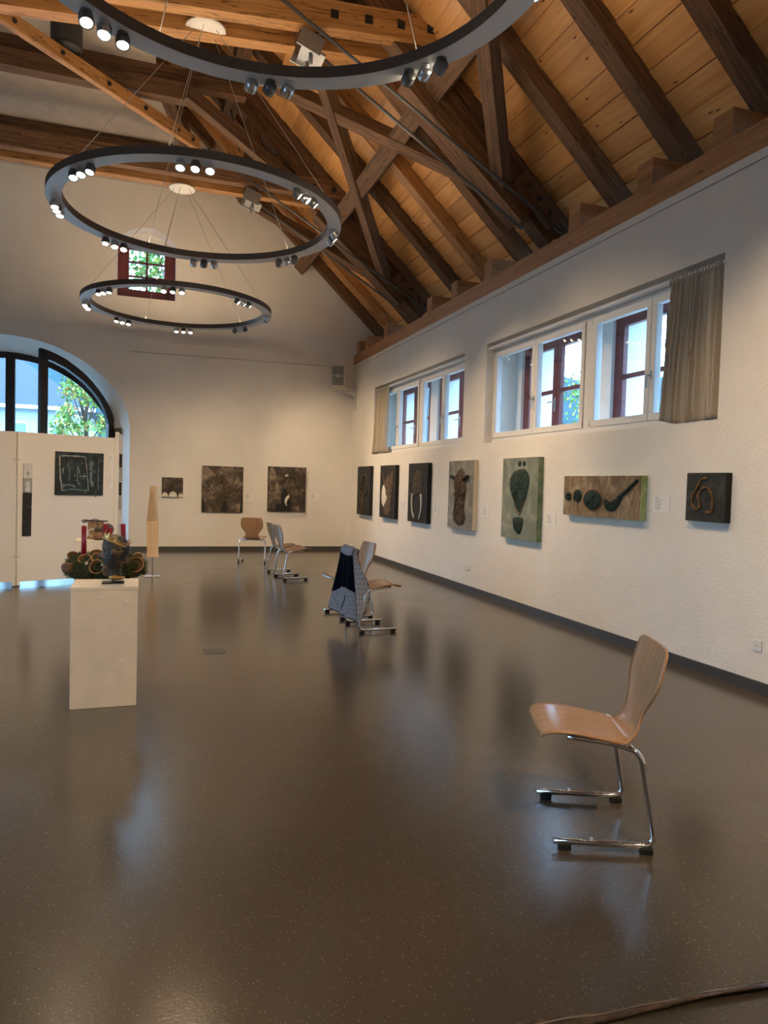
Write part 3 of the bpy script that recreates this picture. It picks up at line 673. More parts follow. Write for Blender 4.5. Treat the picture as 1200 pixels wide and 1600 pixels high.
jk = empty('quilted_jacket', (2.03, 7.03, .1), 'grey quilted jacket with navy back panel draped over a chair back', 'jacket')
def qd(a, b):      # quilting relief
    return -.006 * (math.exp(-((a * 1.0) % .045 - .0225) ** 2 / .00002) + math.exp(-((b * 1.0) % .045 - .0225) ** 2 / .00002))
def jback(u, v, lift=0.0):
    # u 0 far edge .. 1 near edge of the back; v 0 at the top fold .. 1 at the hem
    far = .185 + .075 * min(1, v * 1.1); near = .19 + .05 * v; y = 7.03 + lerp(far, -near, u)
    z = .862 - v * (.67 + .09 * u + .02 * math.sin(u * 6))
    x = 2.012 - .085 * v ** 1.3 * (1 - .85 * u) + .05 * v * u - .016 * math.sin(u * 9 + v * 2) * v - .012 * math.sin(u * 17 + 1) * v - lift
    if v < .06: x += .03 * (1 - v / .06)
    return V(x, y, z)
vb = lambda u: .60 + .16 * max(0, 1 - u * 3.2) ** 1 - .0 * u          # lower edge of the navy panel
def navy(u, v): return jback(u, lerp(.10 + .03 * math.sin(u * 3.1), vb(u), v), .004)
for nm, fn, m, nu, nv in (
    ('navy_back', navy, 'navy', 26, 26),
    ('collar', lambda u, v: jback(u, lerp(0, .105 + .03 * math.sin(u * 3.1), v), .005), 'quilt', 26, 6),
    ('quilted_hem', lambda u, v: (lambda w: jback(u, w, .004 + 1.0 * qd(u * .5 + w * .6, u * .5 - w * .6)))(lerp(vb(u), 1, v)), 'quilt', 60, 50)):
    o = B().grid(fn, nu, nv).build(nm, M[m], jk, fix=False); md = o.modifiers.new('cloth', 'SOLIDIFY'); md.thickness = .012; md.offset = 0
def flap(u, v):    # front panel hanging along the near side of the chair
    wd = interp([(0, .03), (.25, .075), (.45, .14), (.62, .165), (.8, .11), (1, .02)], v); x = jback(1, min(1, v))[0] + wd * u; y = 7.03 - .20 - .05 * v - .012 + .02 * math.sin(u * 5 + v * 4) * v + .03 * u
    return V(x, y - 1.0 * qd(x + v * .2, v * .7), .850 - v * .755)
o = B().grid(flap, 40, 60).build('front_panel', M['quilt_light'], jk, fix=False); md = o.modifiers.new('cloth', 'SOLIDIFY'); md.thickness = .012; md.offset = 0
def infl(u, v): return V(2.045 + .02 * v + .01 * math.sin(u * 12), 7.03 + lerp(.185, -.185, u), .862 - v * .24)
o = B().grid(infl, 20, 10).build('inner_fold', M['quilt'], jk, fix=False); md = o.modifiers.new('cloth', 'SOLIDIFY'); md.thickness = .012; md.offset = 0
B().tube([jback(u / 20, 1, .004) for u in range(21)] + [flap(u / 10, 1) for u in range(1, 11)] + [flap(1, 1 - k / 20) for k in range(1, 19)], .007, 6).build('piping', M['piping'], jk)
B().tube([jback(.45 + .15 * t, .92 - .22 * t, .012) for t in (0, .25, .5, .75, 1)], .005, 6).build('zip_pocket', M['piping'], jk)

# ------------------------------------------------------------------ paintings
def P_right(yc, zc): return lambda u, v, n: V(XW - n, yc - u, zc + v)
def P_back(xc, zc): return lambda u, v, n: V(xc + u, YB - n, zc + v)
def spline(pts, k=5, closed=True):
    N = len(pts); out = []
    for i in range(N if closed else N - 1):
        g = lambda j: V(*pts[j % N]) if closed else V(*pts[max(0, min(N - 1, j))])
        p0, p1, p2, p3 = g(i - 1), g(i), g(i + 1), g(i + 2)
        for j in range(k):
            t = j / k; out.append(.5 * ((2 * p1) + (p2 - p0) * t + (2 * p0 - 5 * p1 + 4 * p2 - p3) * t * t + (3 * p1 - p0 - 3 * p2 + p3) * t ** 3))
    if not closed: out.append(V(*pts[-1]))
    return out
def blob(fr, pts, n0, t, rough=.3, seed=1, k=5, rings=(1, .93, .75, .5, .25)):
    rnd = random.Random(seed); o = spline([(p[0], p[1]) for p in pts], k); c = sum(o, V(0, 0)) / len(o); b = B(); N = len(o); hs = [0, .55, .85, 1, 1.05]
    for r, h in zip(rings, hs):
        for p in o:
            q = c + (p - c) * r; b.v.append(tuple(fr(q.x, q.y, n0 + t * h * (1 + rough * rnd.uniform(-1, 1) * (h > 0)))))
    b.v.append(tuple(fr(c.x, c.y, n0 + t * 1.05)))
    for i in range(len(rings) - 1):
        for j in range(N): a = i * N + j; d = i * N + (j + 1) % N; b.face((a, d, d + N, a + N), None, True)
    L = (len(rings) - 1) * N
    for j in range(N): b.face((L + j, L + (j + 1) % N, len(b.v) - 1), None, True)
    return b
def ell(cx, cy, rx, ry, n=12, a0=0, a1=360): return [(cx + rx * math.cos(R(lerp(a0, a1, i / n))), cy + ry * math.sin(R(lerp(a0, a1, i / n)))) for i in range(n)]
def art(label, fr, w, h, d, front, side, group='relief paintings on the walls'):
    r = empty('painting', fr(0, -h / 2, d / 2), label, 'painting', group)
    bevel(B().prism([(-w / 2, -h / 2), (w / 2, -h / 2), (w / 2, h / 2), (-w / 2, h / 2)], fr, 0.002, d).build('canvas', side, r), .003)
    b = B(); b.grid(lambda u, v: fr((u - .5) * (w - .004), (v - .5) * (h - .004), d + .002), 2, 2, smooth=False); b.build('painted_ground', front, r)
    return r
def stroke(fr, pts, n, rad, k=6): 
    return B().tube([fr(p.x, p.y, n) for p in spline(pts, k, False)], rad if not callable(rad) else [rad(i / (len(pts) * k - k)) for i in range(len(pts) * k - k + 1)], 8)
M['charcoal'] = mottled('charcoal_ground', [(.006, .006, .006), (.014, .013, .012), (.03, .027, .022)], 7)
M['charcoal_side'] = plain('charcoal_side', (.012, .012, .012), .8)
M['umber'] = mottled('umber_relief', [(.02, .013, .008), (.09, .058, .033), (.25, .17, .10)], 22, bump=1.0, bscale=60)
M['umberdark'] = mottled('dark_umber_relief', [(.012, .009, .006), (.05, .034, .02), (.13, .09, .055)], 18, bump=1.0, bscale=60)
M['bone'] = plain('bone_white', (.70, .66, .55), .6, noise=.08, nscale=40)
M['greyground'] = mottled('grey_ground', [(.16, .15, .12), (.24, .225, .19), (.36, .34, .29)], 5, bscale=40)
M['cream_side'] = plain('cream_canvas_side', (.72, .62, .44), .8)
M['greenground'] = mottled('grey_green_ground', [(.14, .16, .125), (.20, .225, .18), (.34, .34, .27)], 5, bscale=40)
M['greenside'] = mottled('green_side', [(.10, .15, .08), (.2, .27, .14), (.33, .36, .2)], 9)
M['darkgreen'] = mottled('dark_green_relief', [(.004, .012, .009), (.012, .033, .025), (.03, .07, .05)], 40, bump=1.0, bscale=90)
M['rustedge'] = plain('rust_edge', (.22, .11, .05), .8, noise=.3, nscale=60)
M['brownground'] = mottled('ochre_brown_ground', [(.11, .07, .035), (.24, .165, .09), (.46, .36, .22)], 5, stretch=(1, 1.6, 1), bscale=30)
M['limeside'] = mottled('lime_side', [(.25, .36, .12), (.40, .52, .22), (.55, .6, .35)], 7)
M['slate'] = mottled('slate_ground', [(.010, .012, .011), (.024, .026, .022), (.06, .06, .05)], 7)
M['rope'] = plain('ochre_rope', (.17, .085, .03), .9, noise=.5, nscale=70, bump=1, bscale=90)
M['elephant'] = mottled('elephant_brown', [(.02, .015, .010), (.085, .064, .047), (.38, .30, .225)], 4, bump=.9, bscale=26)
M['blackpaint'] = plain('black_paint', (.005, .005, .006), .6)
M['elephant_dark'] = mottled('elephant_dark', [(.012, .009, .006), (.048, .036, .025), (.24, .18, .125)], 6, bump=.9, bscale=26)

f = P_right(14.28, 1.37)
r = art('narrow near-black painting with a faint brown arc, farthest along the right wall', f, .89, 1.02, .07, M['charcoal'], M['charcoal_side'])
stroke(f, [(-.20, -.35), (-.16, .0), (-.05, .26), (.15, .33), (.27, .2), (.25, -.02), (.1, -.1)], .075, lambda t: .035 * (1 - .4 * t)).build('faint_arc', M['umberdark'], r)
blob(f, ell(-.12, -.22, .14, .22), .072, .012, seed=3).build('relief_patch', M['umberdark'], r)
f = P_right(12.74, 1.375)
r = art('black painting of a brown horned head with a white patch, second along the right wall', f, .88, 1.0, .07, M['charcoal'], M['charcoal_side'])
blob(f, [(-.25, .38), (-.12, .22), (.02, .30), (.16, .27), (.27, .41), (.29, .2), (.24, -.02), (.2, -.25), (.14, -.42), (-.14, -.42), (-.2, -.2), (-.1, 0), (-.2, .15)], .072, .02, seed=5).build('brown_head', M['umber'], r)
blob(f, [(-.22, .12), (-.1, .1), (.03, -.1), (-.02, -.22), (-.16, -.3), (-.27, -.2), (-.28, -.02)], .08, .022, .05, seed=6).build('white_patch', M['bone'], r)
f = P_right(11.18, 1.385)
r = art('black painting with a dark trunk between two thin white tusks', f, .88, 1.0, .07, M['charcoal'], M['charcoal_side'])
blob(f, [(-.08, .36), (.1, .36), (.2, .2), (.2, 0), (.06, -.02), (-.06, -.06), (-.17, -.04), (-.2, .15)], .072, .02, seed=7).build('dark_trunk', M['umberdark'], r)
for s in (-1, 1): stroke(f, [(.04 + s * .20 - .03, -.02), (.04 + s * .22 - .03, -.16), (.04 + s * .20 - .03, -.3), (.02 + s * .11, -.44)], .085, lambda t: .026 * (1 - .55 * t)).build('white_tusk', M['bone'], r)
f = P_right(9.47, 1.39)
r = art('grey painting with cream edge and a knobbly brown elongated relief with two dark side knobs', f, .86, 1.0, .07, M['greyground'], M['cream_side'])
blob(f, [(-.03, .38), (.1, .36), (.16, .24), (.2, .1), (.16, -.08), (.15, -.22), (.2, -.34), (.1, -.44), (-.08, -.44), (-.17, -.36), (-.13, -.2), (-.15, 0), (-.17, .14), (-.13, .3)], .072, .045, .6, seed=8, k=7).build('brown_relief', M['umber'], r)
for s in (-1, 1): stroke(f, [(s * .13 + .01, .22), (s * .2 + .01, .25), (s * .28 + .01, .26)], .10, .028).build('dark_knob', M['charcoal_side'], r)
f = P_right(7.76, 1.38)
r = art('grey-green upright painting with a dark green footprint and small lower wedge', f, .87, 1.01, .07, M['greenground'], M['greenside'])
blob(f, [(-.15, .33), (.0, .36), (.15, .35), (.24, .24), (.2, .06), (.12, -.08), (.05, -.18), (-.05, -.12), (-.15, 0), (-.23, .12), (-.22, .26)], .072, .025, .5, seed=9, k=8).build('green_footprint', M['darkgreen'], r)
blob(f, [(-.11, -.24), (.11, -.24), (.10, -.36), (.03, -.44), (-.06, -.40), (-.1, -.33)], .072, .025, .5, seed=10, k=8).build('green_wedge', M['darkgreen'], r)
for s in (-1, 1): blob(f, ell(s * .055 + .05, .43, .035, .035), .072, .012, seed=11).build('green_dot', M['darkgreen'], r)
stroke(f, [(-.17, .12), (-.12, -.02), (-.05, -.14), (.02, -.2), (.09, -.12), (.17, .0)], .075, .008).build('rust_rim', M['rustedge'], r)
f = P_right(6.14, 1.445)
r = art('wide brown painting with a lime-green edge and a row of dark green blobs', f, 1.28, .425, .07, M['brownground'], M['limeside'])
for q, (cx, cy, rx, ry) in enumerate(((-.54, -.01, .055, .042), (-.37, 0, .075, .068), (-.10, -.04, .15, .10))): blob(f, ell(cx, cy, rx, ry, 14), .072, .024, .5, seed=20 + q, k=5).build('green_blob', M['darkgreen'], r)
blob(f, [(.11, -.02), (.18, -.05), (.28, -.02), (.37, .01), (.33, -.07), (.24, -.14), (.14, -.13), (.09, -.08)], .072, .026, .5, seed=24).build('green_bowl', M['darkgreen'], r)
stroke(f, [(.33, .0), (.42, .05), (.52, .12), (.60, .17)], .085, lambda t: .022 * (1 - .4 * t)).build('green_stem', M['darkgreen'], r)
stroke(f, ell(-.10, -.04, .16, .108, 14) + [(.06, -.04)], .075, .006, 3).build('rust_rim', M['rustedge'], r)
f = P_right(4.71, 1.475)
r = art('small dark slate painting with a looped ochre rope, nearest on the right wall', f, .435, .405, .06, M['slate'], M['charcoal_side'])
stroke(f, [(.02, .16), (-.05, .14), (-.09, .07), (-.13, .02), (-.14, -.06), (-.08, -.11), (-.05, -.08), (-.07, .0), (-.04, .06), (.02, .08), (.07, .04), (.09, -.04), (.08, -.12), (.02, -.12)], .068, lambda t: .010 + .004 * math.sin(t * 60)).build('looped_rope', M['rope'], r)
blob(f, ell(.01, .01, .045, .05), .061, .006, seed=30).build('grey_pebble', M['slate'], r)
# back wall
f = P_back(.605, 1.325)
r = art('small dark square painting with three pale semicircles at its foot', f, .42, .41, .05, M['elephant_dark'], M['charcoal_side'])
for cx, rx, ry in ((-.15, .062, .095), (.01, .085, .115), (.165, .05, .075)):
    b = B(); b.prism([(cx + rx * math.cos(R(a)), -.2 + ry * math.sin(R(a))) for a in range(0, 181, 15)], f, .052, .062); b.build('pale_toe', M['bone'], r)
f = P_back(1.63, 1.31)
r = art('large brown painting of an elephant from behind, left of the two on the back wall', f, .86, .98, .06, M['elephant'], M['charcoal_side'])
stroke(f, [(-.02, .30), (.02, .1), (.06, -.1), (.05, -.2), (.0, -.26), (-.04, -.26)], .075, lambda t: .034 * (1 - .5 * t)).build('tail', M['umber'], r)
for s, m in ((-1, 'umber'), (1, 'umber')):
    for q in range(3): stroke(f, [(s * (.28 + .05 * q), .26 - .1 * q), (s * (.18 + .02 * q), .04 - .08 * q), (s * .06, -.2)], .067, .009).build('skin_fold', M['umberdark'], r)
b = B(); b.prism([(-.03, -.488), (.10, -.488), (.11, -.28), (.05, -.22), (-.01, -.3)], f, .0615, .065); b.build('dark_gap', M['blackpaint'], r)
b = B(); b.prism([(.36, -.488), (.43, -.488), (.43, -.1), (.39, -.2)], f, .0615, .064); b.build('dark_gap', M['blackpaint'], r)
b = B(); b.prism([(-.43, -.488), (-.35, -.488), (-.37, -.3), (-.43, -.15)], f, .0615, .064); b.build('dark_gap', M['blackpaint'], r)
f = P_back(3.015, 1.345)
r = art('large brown painting of an elephant eye and white tusk, right on the back wall', f, .84, .98, .06, M['elephant_dark'], M['charcoal_side'])
blob(f, [(-.39, .44), (-.3, .44), (-.22, .2), (-.15, -.1), (-.25, -.40), (-.36, -.43), (-.40, -.2), (-.40, .2)], .062, .012, .3, seed=33).build('ear_fold', M['elephant'], r)
b = B(); b.prism([(-.26, -.488), (.10, -.488), (.09, -.25), (.02, -.1), (-.06, .02), (-.14, -.1), (-.12, -.3), (-.26, -.36)], f, .0755, .079); b.build('black_region', M['blackpaint'], r)  # region of black paint below the eye
stroke(f, [(.04, -.14), (-.005, -.2), (-.03, -.28), (-.01, -.36)], .10, lambda t: .012 + .022 * math.sin(3.14 * min(1, t + .15))).build('white_tusk', M['bone'], r)
blob(f, ell(-.02, .30, .075, .06), .062, .02, seed=34).build('eyelid', M['umberdark'], r); blob(f, ell(-.02, .30, .036, .024), .085, .01, .0, seed=35).build('white_eye', M['bone'], r); blob(f, ell(-.02, .30, .011, .013), .096, .004, 0, seed=36).build('pupil', M['blackpaint'], r)

# printed cards beside the pictures
M['card'] = plain('white_card', (.82, .80, .77), .7); M['ink'] = plain('grey_print', (.30, .29, .29), .8)
def card(fr, w, h, label, n=5):
    r = empty('caption_card', fr(0, -h / 2, 0), label, 'card', 'small white caption cards beside the pictures')
    B().prism([(-w / 2, -h / 2), (w / 2, -h / 2), (w / 2, h / 2), (-w / 2, h / 2)], fr, .001, .006).build('card_sheet', M['card'], r)
    rnd = random.Random(len(label)); b = B(); y = h * .36
    for k in range(n):
        b.prism([(-w * .38, y - h * .02), (-w * .38 + w * rnd.uniform(.35, .76) * (.4 if k == 0 else 1), y - h * .02), (-w * .38 + w * .3, y + h * .02), (-w * .38, y + h * .02)], fr, .006, .0066); y -= h * .13
    b.build('fine_print', M['ink'], r)
for y, z, w, h, l in ((13.60, 1.14, .17, .14, 'caption card between the two farthest black paintings'), (12.07, 1.15, .19, .13, 'caption card right of the painting with the white patch'), (10.51, 1.135, .20, .13, 'caption card right of the two white tusks'), (8.77, 1.175, .21, .135, 'caption card right of the grey painting with the cream edge'), (7.13, 1.16, .20, .14, 'caption card right of the grey-green footprint painting'), (5.30, 1.40, .21, .155, 'caption card right of the wide brown painting')):
    card(P_right(y, z), w, h, l, 6)
card(P_back(2.20, 1.155), .19, .14, 'caption card on the back wall between the two large paintings'); card(P_back(3.64, 1.195), .18, .14, 'caption card on the back wall right of the elephant eye')
card(P_back(.30, 1.40), .05, .06, 'tiny caption card behind the wooden stele', 3)

# sockets
M['socket'] = plain('socket_white', (.74, .73, .69), .4)
def socket(fr, n, label):
    r = empty('wall_socket', fr(0, -.04, 0), label, 'socket', 'white wall sockets')
    for k in range(n):
        u = (k - (n - 1) / 2) * .082
        bevel(B().prism([(u - .04, -.04), (u + .04, -.04), (u + .04, .04), (u - .04, .04)], fr, .001, .012).build('cover', M['socket'], r), .003)
        B().prism([(u + .022 * math.cos(R(a)), .022 * math.sin(R(a))) for a in range(0, 360, 20)], fr, .012, .0135).build('insert', M['socket'], r)
        for q in (-.008, .008): B().prism([(u + q - .003, -.003), (u + q + .003, -.003), (u + q + .003, .003), (u + q - .003, .003)], fr, .0135, .0142).build('contact_hole', M['black'], r)
socket(P_right(9.28, .35), 2, 'double white wall socket low under the grey painting'); socket(P_right(4.17, .355), 1, 'single white wall socket at the right edge, behind the near chair'); socket(P_back(-.055, .27), 1, 'white wall socket on the back wall left of the stele')

# loudspeaker on its bracket in the corner
M['spk'] = plain('speaker_white', (.62, .60, .56), .5); M['spkgrille'] = plain('speaker_grille', (.22, .225, .21), .7, bump=.4, nscale=200)
sp_ = empty('loudspeaker', (4.04, 15.20, 3.62), 'white loudspeaker with grey grille on a corner bracket', 'speaker')
fa = R(-108); fn_ = V(math.cos(fa), math.sin(fa), -.10).normalized(); fu = V(-fn_.y, fn_.x, 0).normalized(); fv = fn_.cross(fu) * -1
if fv.z < 0: fv = -fv
cs_ = V(4.05, 15.18, 3.86); fspk = lambda u, v, n: cs_ + fu * u + fv * v + fn_ * n
bevel(B().prism([(-.155, -.235), (.155, -.235), (.155, .235), (-.155, .235)], fspk, -.14, .12).build('cabinet', M['spk'], sp_), .012)
gb = B(); 
for (v0, v1) in ((-.205, -.006), (.006, .205)): gb.prism([(-.135, v0), (.115, v0), (.115, v1), (-.135, v1)], fspk, .118, .126)
gb.build('grille', M['spkgrille'], sp_)
lg = B(); lg.prism([(-.045, -.035), (.03, -.035), (.03, .035), (-.045, .035)], fspk, .12, .13); lg.build('square_emblem', M['spk'], sp_); B().prism([(-.025, -.016), (.012, -.016), (.012, .016), (-.025, .016)], fspk, .13, .133).build('emblem_centre', M['spkgrille'], sp_)
br = empty('speaker_bracket', (4.46, 15.25, 3.2), 'pale metal bracket and wall bar carrying the loudspeaker', 'bracket')
B().box((4.445, 15.21, 3.16), (4.478, 15.245, 3.66)).build('wall_bar', M['spk'], br)
B().box((3.90, 15.10, 3.585), (4.45, 15.34, 3.605)).build('shelf', M['spk'], br)
B().prism([(3.92, 3.585), (4.45, 3.585), (4.45, 3.40), (4.36, 3.47), (4.05, 3.53)], lambda u, v, n: V(u, n, v), 15.215, 15.235).build('gusset', M['spk'], br)
# tensioned hanging wire along the back wall
wr_ = empty('picture_wire', (1.8, YB - .02, 4.08), 'thin steel picture wire stretched across the back wall', 'wire')
B().tube([(-.27, YB - .025, 4.075), (3.9, YB - .025, 4.10)], .006, 5).build('wire', M['cable'], wr_)
for x in (-.27, 1.81, 3.88): B().cyl((x, YB, 4.078 + (x + .27) * .006), (x, YB - .04, 4.078 + (x + .27) * .006), .014, 8).build('wire_holder', M['alu'], wr_)
# switch plate on the middle truss and dark horn loudspeaker under the plaster
r = empty('junction_box', (-.19, 8.0, 6.5), 'small white switch box fixed to the middle truss beam', 'switch'); B().box((-.27, 7.90, 6.44), (-.10, 7.935, 6.57)).build('plate', M['white'], r); B().beam((-.17, 7.895, 6.47), (-.20, 7.895, 6.54), .012, .01).build('lever', M['black'], r)
M['duct'] = plain('dark_ribbed_duct', (.035, .035, .038), .6)
r = empty('ventilation_duct', (-1.0, 10.2, 7.0), 'dark ribbed duct hanging under the plaster ceiling at upper left', 'duct')
prof = [];
for k in range(20): prof += [(.185 + (.008 if k % 2 else 0), k * .029)]
B().lathe([(0, 0)] + prof + [(0, .58)], (-1.0, 10.2, 6.98), 28).build('duct_body', M['duct'], r); B().lathe([(.15, -.012), (.19, -.012), (.19, .02), (.15, .02)], (-1.0, 10.2, 6.98), 28).build('end_collar', M['black'], r)

# ------------------------------------------------------------------ exhibition partitions
def partition(name, p, q, label, z0=.062, z1=2.07, th=.04):
    p = V(*p, 0); q = V(*q, 0); d = (q - p); L = d.length; d.normalize(); nv = V(d.y, -d.x, 0)
    r = empty(name, ((p + q) / 2)[:], label, 'partition', 'white exhibition partitions')
    fr = lambda u, v, n: p + d * u + nv * n + V(0, 0, v)
    bevel(B().prism([(.03, z0), (L - .03, z0), (L - .03, z1), (.03, z1)], fr, -th / 2, th / 2).build('panel_board', M['panel'], r), .003)
    for u in (.015, L - .015): 
        po = bevel(B().prism([(u - .018, .012), (u + .018, .012), (u + .018, z1 + .0), (u - .018, z1 + .0)], fr, -.026, .026).build('post', M['panel'], r), .003)
        for z in (.4, 1.7): B().cyl(fr(u, z, .026), fr(u, z, .029), .008, 8).build('screw', M['steel'], po)
        B().cyl(fr(u, 0, 0), fr(u, .014, 0), .03, 12).build('foot', M['steel'], r)
    return fr, r
frB, _ = partition('exhibition_partition', (-1.575, 10.55), (-.37, 11.10), 'white partition panel with the dark teal painting, its posts on the floor')
frA, _ = partition('exhibition_partition', (-2.95, 10.68), (-1.588, 10.53), 'white partition panel at the left edge of the picture')
frC, _ = partition('exhibition_partition', (-.352, 11.06), (-.325, 12.25), 'white partition seen edge-on beside the arched window reveal', z1=2.16)
M['teal'] = mottled('dark_teal_ground', [(.006, .010, .011), (.015, .026, .027), (.05, .07, .068)], 5, bump=.7, bscale=20)
M['scrape'] = plain('scraped_paint', (.33, .31, .25), .8, noise=.5, nscale=30, bump=.6, bscale=40); M['scrape2'] = plain('pale_teal_scrape', (.11, .15, .15), .8, noise=.6, nscale=22)
fp = lambda u, v, n: frB(.80 + u + .008 * v, 1.535 + v, .02 + n)
r = art('dark teal abstract painting with scraped pale lines on the partition', fp, .66, .60, .03, M['teal'], M['charcoal_side'], None)
def scrape(pts, w, m, seed):
    rnd = random.Random(seed); a = []; b_ = []
    P = spline(pts, 6, False)
    for i, p in enumerate(P):
        t = (P[min(i + 1, len(P) - 1)] - P[max(0, i - 1)]).normalized(); n2 = V(-t.y, t.x); k = w * rnd.uniform(.3, 1)
        a.append(tuple(p + n2 * k)); b_.append(tuple(p - n2 * w * rnd.uniform(.3, 1)))
    b = B(); 
    for i in range(len(P) - 1): b.prism([a[i], a[i + 1], b_[i + 1], b_[i]], fp, .032, .0345)
    b.build('paint_scrape', m, r)
scrape([(-.28, .24), (-.27, .0), (-.24, -.24)], .014, M['scrape'], 1); scrape([(-.28, .24), (-.1, .245), (.07, .24)], .012, M['scrape'], 2); scrape([(-.24, -.24), (-.1, -.22), (.12, -.235)], .016, M['scrape2'], 3)
scrape([(.07, .24), (.10, 0), (.12, -.24)], .006, M['scrape'], 4); scrape([(.16, .19), (.15, .0), (.17, -.18)], .034, M['scrape2'], 5); scrape([(-.16, .16), (-.14, .0), (-.15, -.1)], .012, M['scrape2'], 6); scrape([(-.04, .05), (-.03, -.1), (.0, -.16)], .014, M['scrape2'], 7); scrape([(.26, .18), (.25, -.05), (.26, -.22)], .010, M['scrape2'], 8); scrape([(-.02, -.03), (.04, -.03), (.09, -.035)], .008, M['scrape'], 9); scrape([(-.22, -.17), (-.15, -.16), (-.06, -.18)], .02, M['scrape2'], 10)
# column of five small panels
M['p_white'] = plain('white_plaque', (.62, .60, .55), .7, noise=.05); M['p_grey'] = mottled('grey_plaque', [(.24, .23, .21), (.32, .31, .28), (.42, .40, .36)], 12); M['p_black'] = mottled('black_plaque', [(.006, .006, .006), (.012, .011, .010), (.022, .02, .018)], 10)
rq = random.Random(12)
for k in range(26):
    x = rq.uniform(-.27, .27); y = rq.uniform(-.25, .22); a = rq.choice((0, 1, 1)); L = rq.uniform(.02, .09)
    scrape([(x, y), (x + (0 if a else L * .6), y - (L * .6 if a else .003)), (x + (.004 if a else L), y - (L if a else 0))], rq.uniform(.003, .011), M['scrape2'] if k % 4 else M['scrape'], 50 + k)
fc = lambda u, v, n: frB(.115 + u + .012 * v, 1.165 + v, .02 + n)
r = empty('plaque_column', fc(0, -.49, 0)[:], 'column of five square plaques, white and grey over black, on the partition', 'artwork')
for k, m in enumerate(('p_white', 'p_grey', 'p_black', 'p_black', 'p_black')):
    v = .39 - .195 * k; o = bevel(B().prism([(-.055, v - .095), (.055, v - .095), (.055, v + .095), (-.055, v + .095)], fc, .002, .03).build('plaque', M[m], r), .002)
    if k < 2:
        B().prism([(x, y + v + .0) for x, y in ell(0, -.035, .016, .026, 14)] if k == 0 else [(-.03, v - .085), (.03, v - .085), (.02, v + .05), (-.02, v + .05)], fc, .03, .0315).build('drawn_figure', M['p_grey'] if k == 0 else M['p_white'], o)
        if k == 0: B().prism([(-.003, v - .095), (.003, v - .095), (.003, v - .055), (-.003, v - .055)], fc, .03, .0315).build('drawn_stalk', M['p_grey'], o)
fd = lambda u, v, n: frC(.32 + u, 1.33 + v, .02 + n)
r = empty('plaque_column', fd(0, -.5, 0)[:], 'dark plaque column on the far side of the edge-on partition', 'artwork')
for k, m in enumerate(('p_black', 'p_grey', 'p_black', 'p_grey', 'p_white')):  # paler plaques stand for daylight falling on them, put into the colour
    v = .42 - .21 * k; bevel(B().prism([(-.10, v - .10), (.10, v - .10), (.10, v + .10), (-.10, v + .10)], fd, .002, .035).build('plaque', M[m], r), .002)
card(lambda u, v, n: frB(1.255 + u, 1.72 + v, .02 + n), .05, .22, 'narrow paper sheet high at the right end of the partition', 2); card(lambda u, v, n: frB(1.255 + u, 1.44 + v, .02 + n), .05, .22, 'narrow paper sheet below another at the right end of the partition', 4)

# ------------------------------------------------------------------ plinths
def plinth(x0, x1, y0, y1, h, label):
    r = empty('plinth', ((x0 + x1) / 2, (y0 + y1) / 2, 0), label, 'plinth', 'white display plinths')
    bevel(B().box((x0, y0, 0), (x1, y1, h - .022)).build('plinth_body', M['plinth'], r), .003)
    bevel(B().box((x0 - .002, y0 - .002, h - .0215), (x1 + .002, y1 + .002, h)).build('top_board', M['plinth'], r), .003)
    for (x, z) in ((lerp(x0, x1, .46), h - .065), (lerp(x0, x1, .84), h - .09), (lerp(x0, x1, .78), .31)): B().cyl((x, y0, z), (x, y0 - .004, z), .006, 8).build('screw_cap', M['white'], r)
plinth(-.42, -.015, 4.90, 5.29, .79, 'tall white plinth in front carrying the bust on its top')
plinth(-.40, -.06, 5.40, 5.76, .765, 'white plinth hidden behind the front one, under the moss wreath')
plinth(-.76, -.34, 9.30, 9.75, .72, 'far white plinth by the partition, holding a small box assemblage')

# bust with crown
M['bronze'] = mottled('dark_patinated_bronze', [(.005, .005, .007), (.014, .012, .011), (.20, .105, .035)], 16, bump=.6, bscale=50, rough=.58, lo=.4, hi=.64)
M['gold'] = plain('worn_gold', (.48, .29, .10), .38, metal=.85, noise=.35, nscale=40)
bx, by = -.178, 5.085
r = empty('crowned_bust', (bx, by, .79), 'dark patinated head sculpture with a gold crown, on the front plinth', 'sculpture')
FRONT = [(.815, -.01), (.84, -.03), (.875, -.035), (.895, -.060), (.912, -.078), (.925, -.076), (.938, -.080), (.948, -.076), (.958, -.079), (.968, -.077), (.985, -.078), (1.0, -.074), (1.02, -.080), (1.05, -.083), (1.08, -.074), (1.105, -.045), (1.118, -.0)]
BACK = [(.815, .062), (.84, .052), (.88, .050), (.91, .056), (.95, .082), (1.0, .100), (1.04, .102), (1.08, .082), (1.105, .045), (1.118, .0)]
WID = [(.815, .06), (.84, .050), (.88, .048), (.905, .058), (.94, .068), (.98, .074), (1.03, .078), (1.07, .068), (1.10, .040), (1.118, .0)]
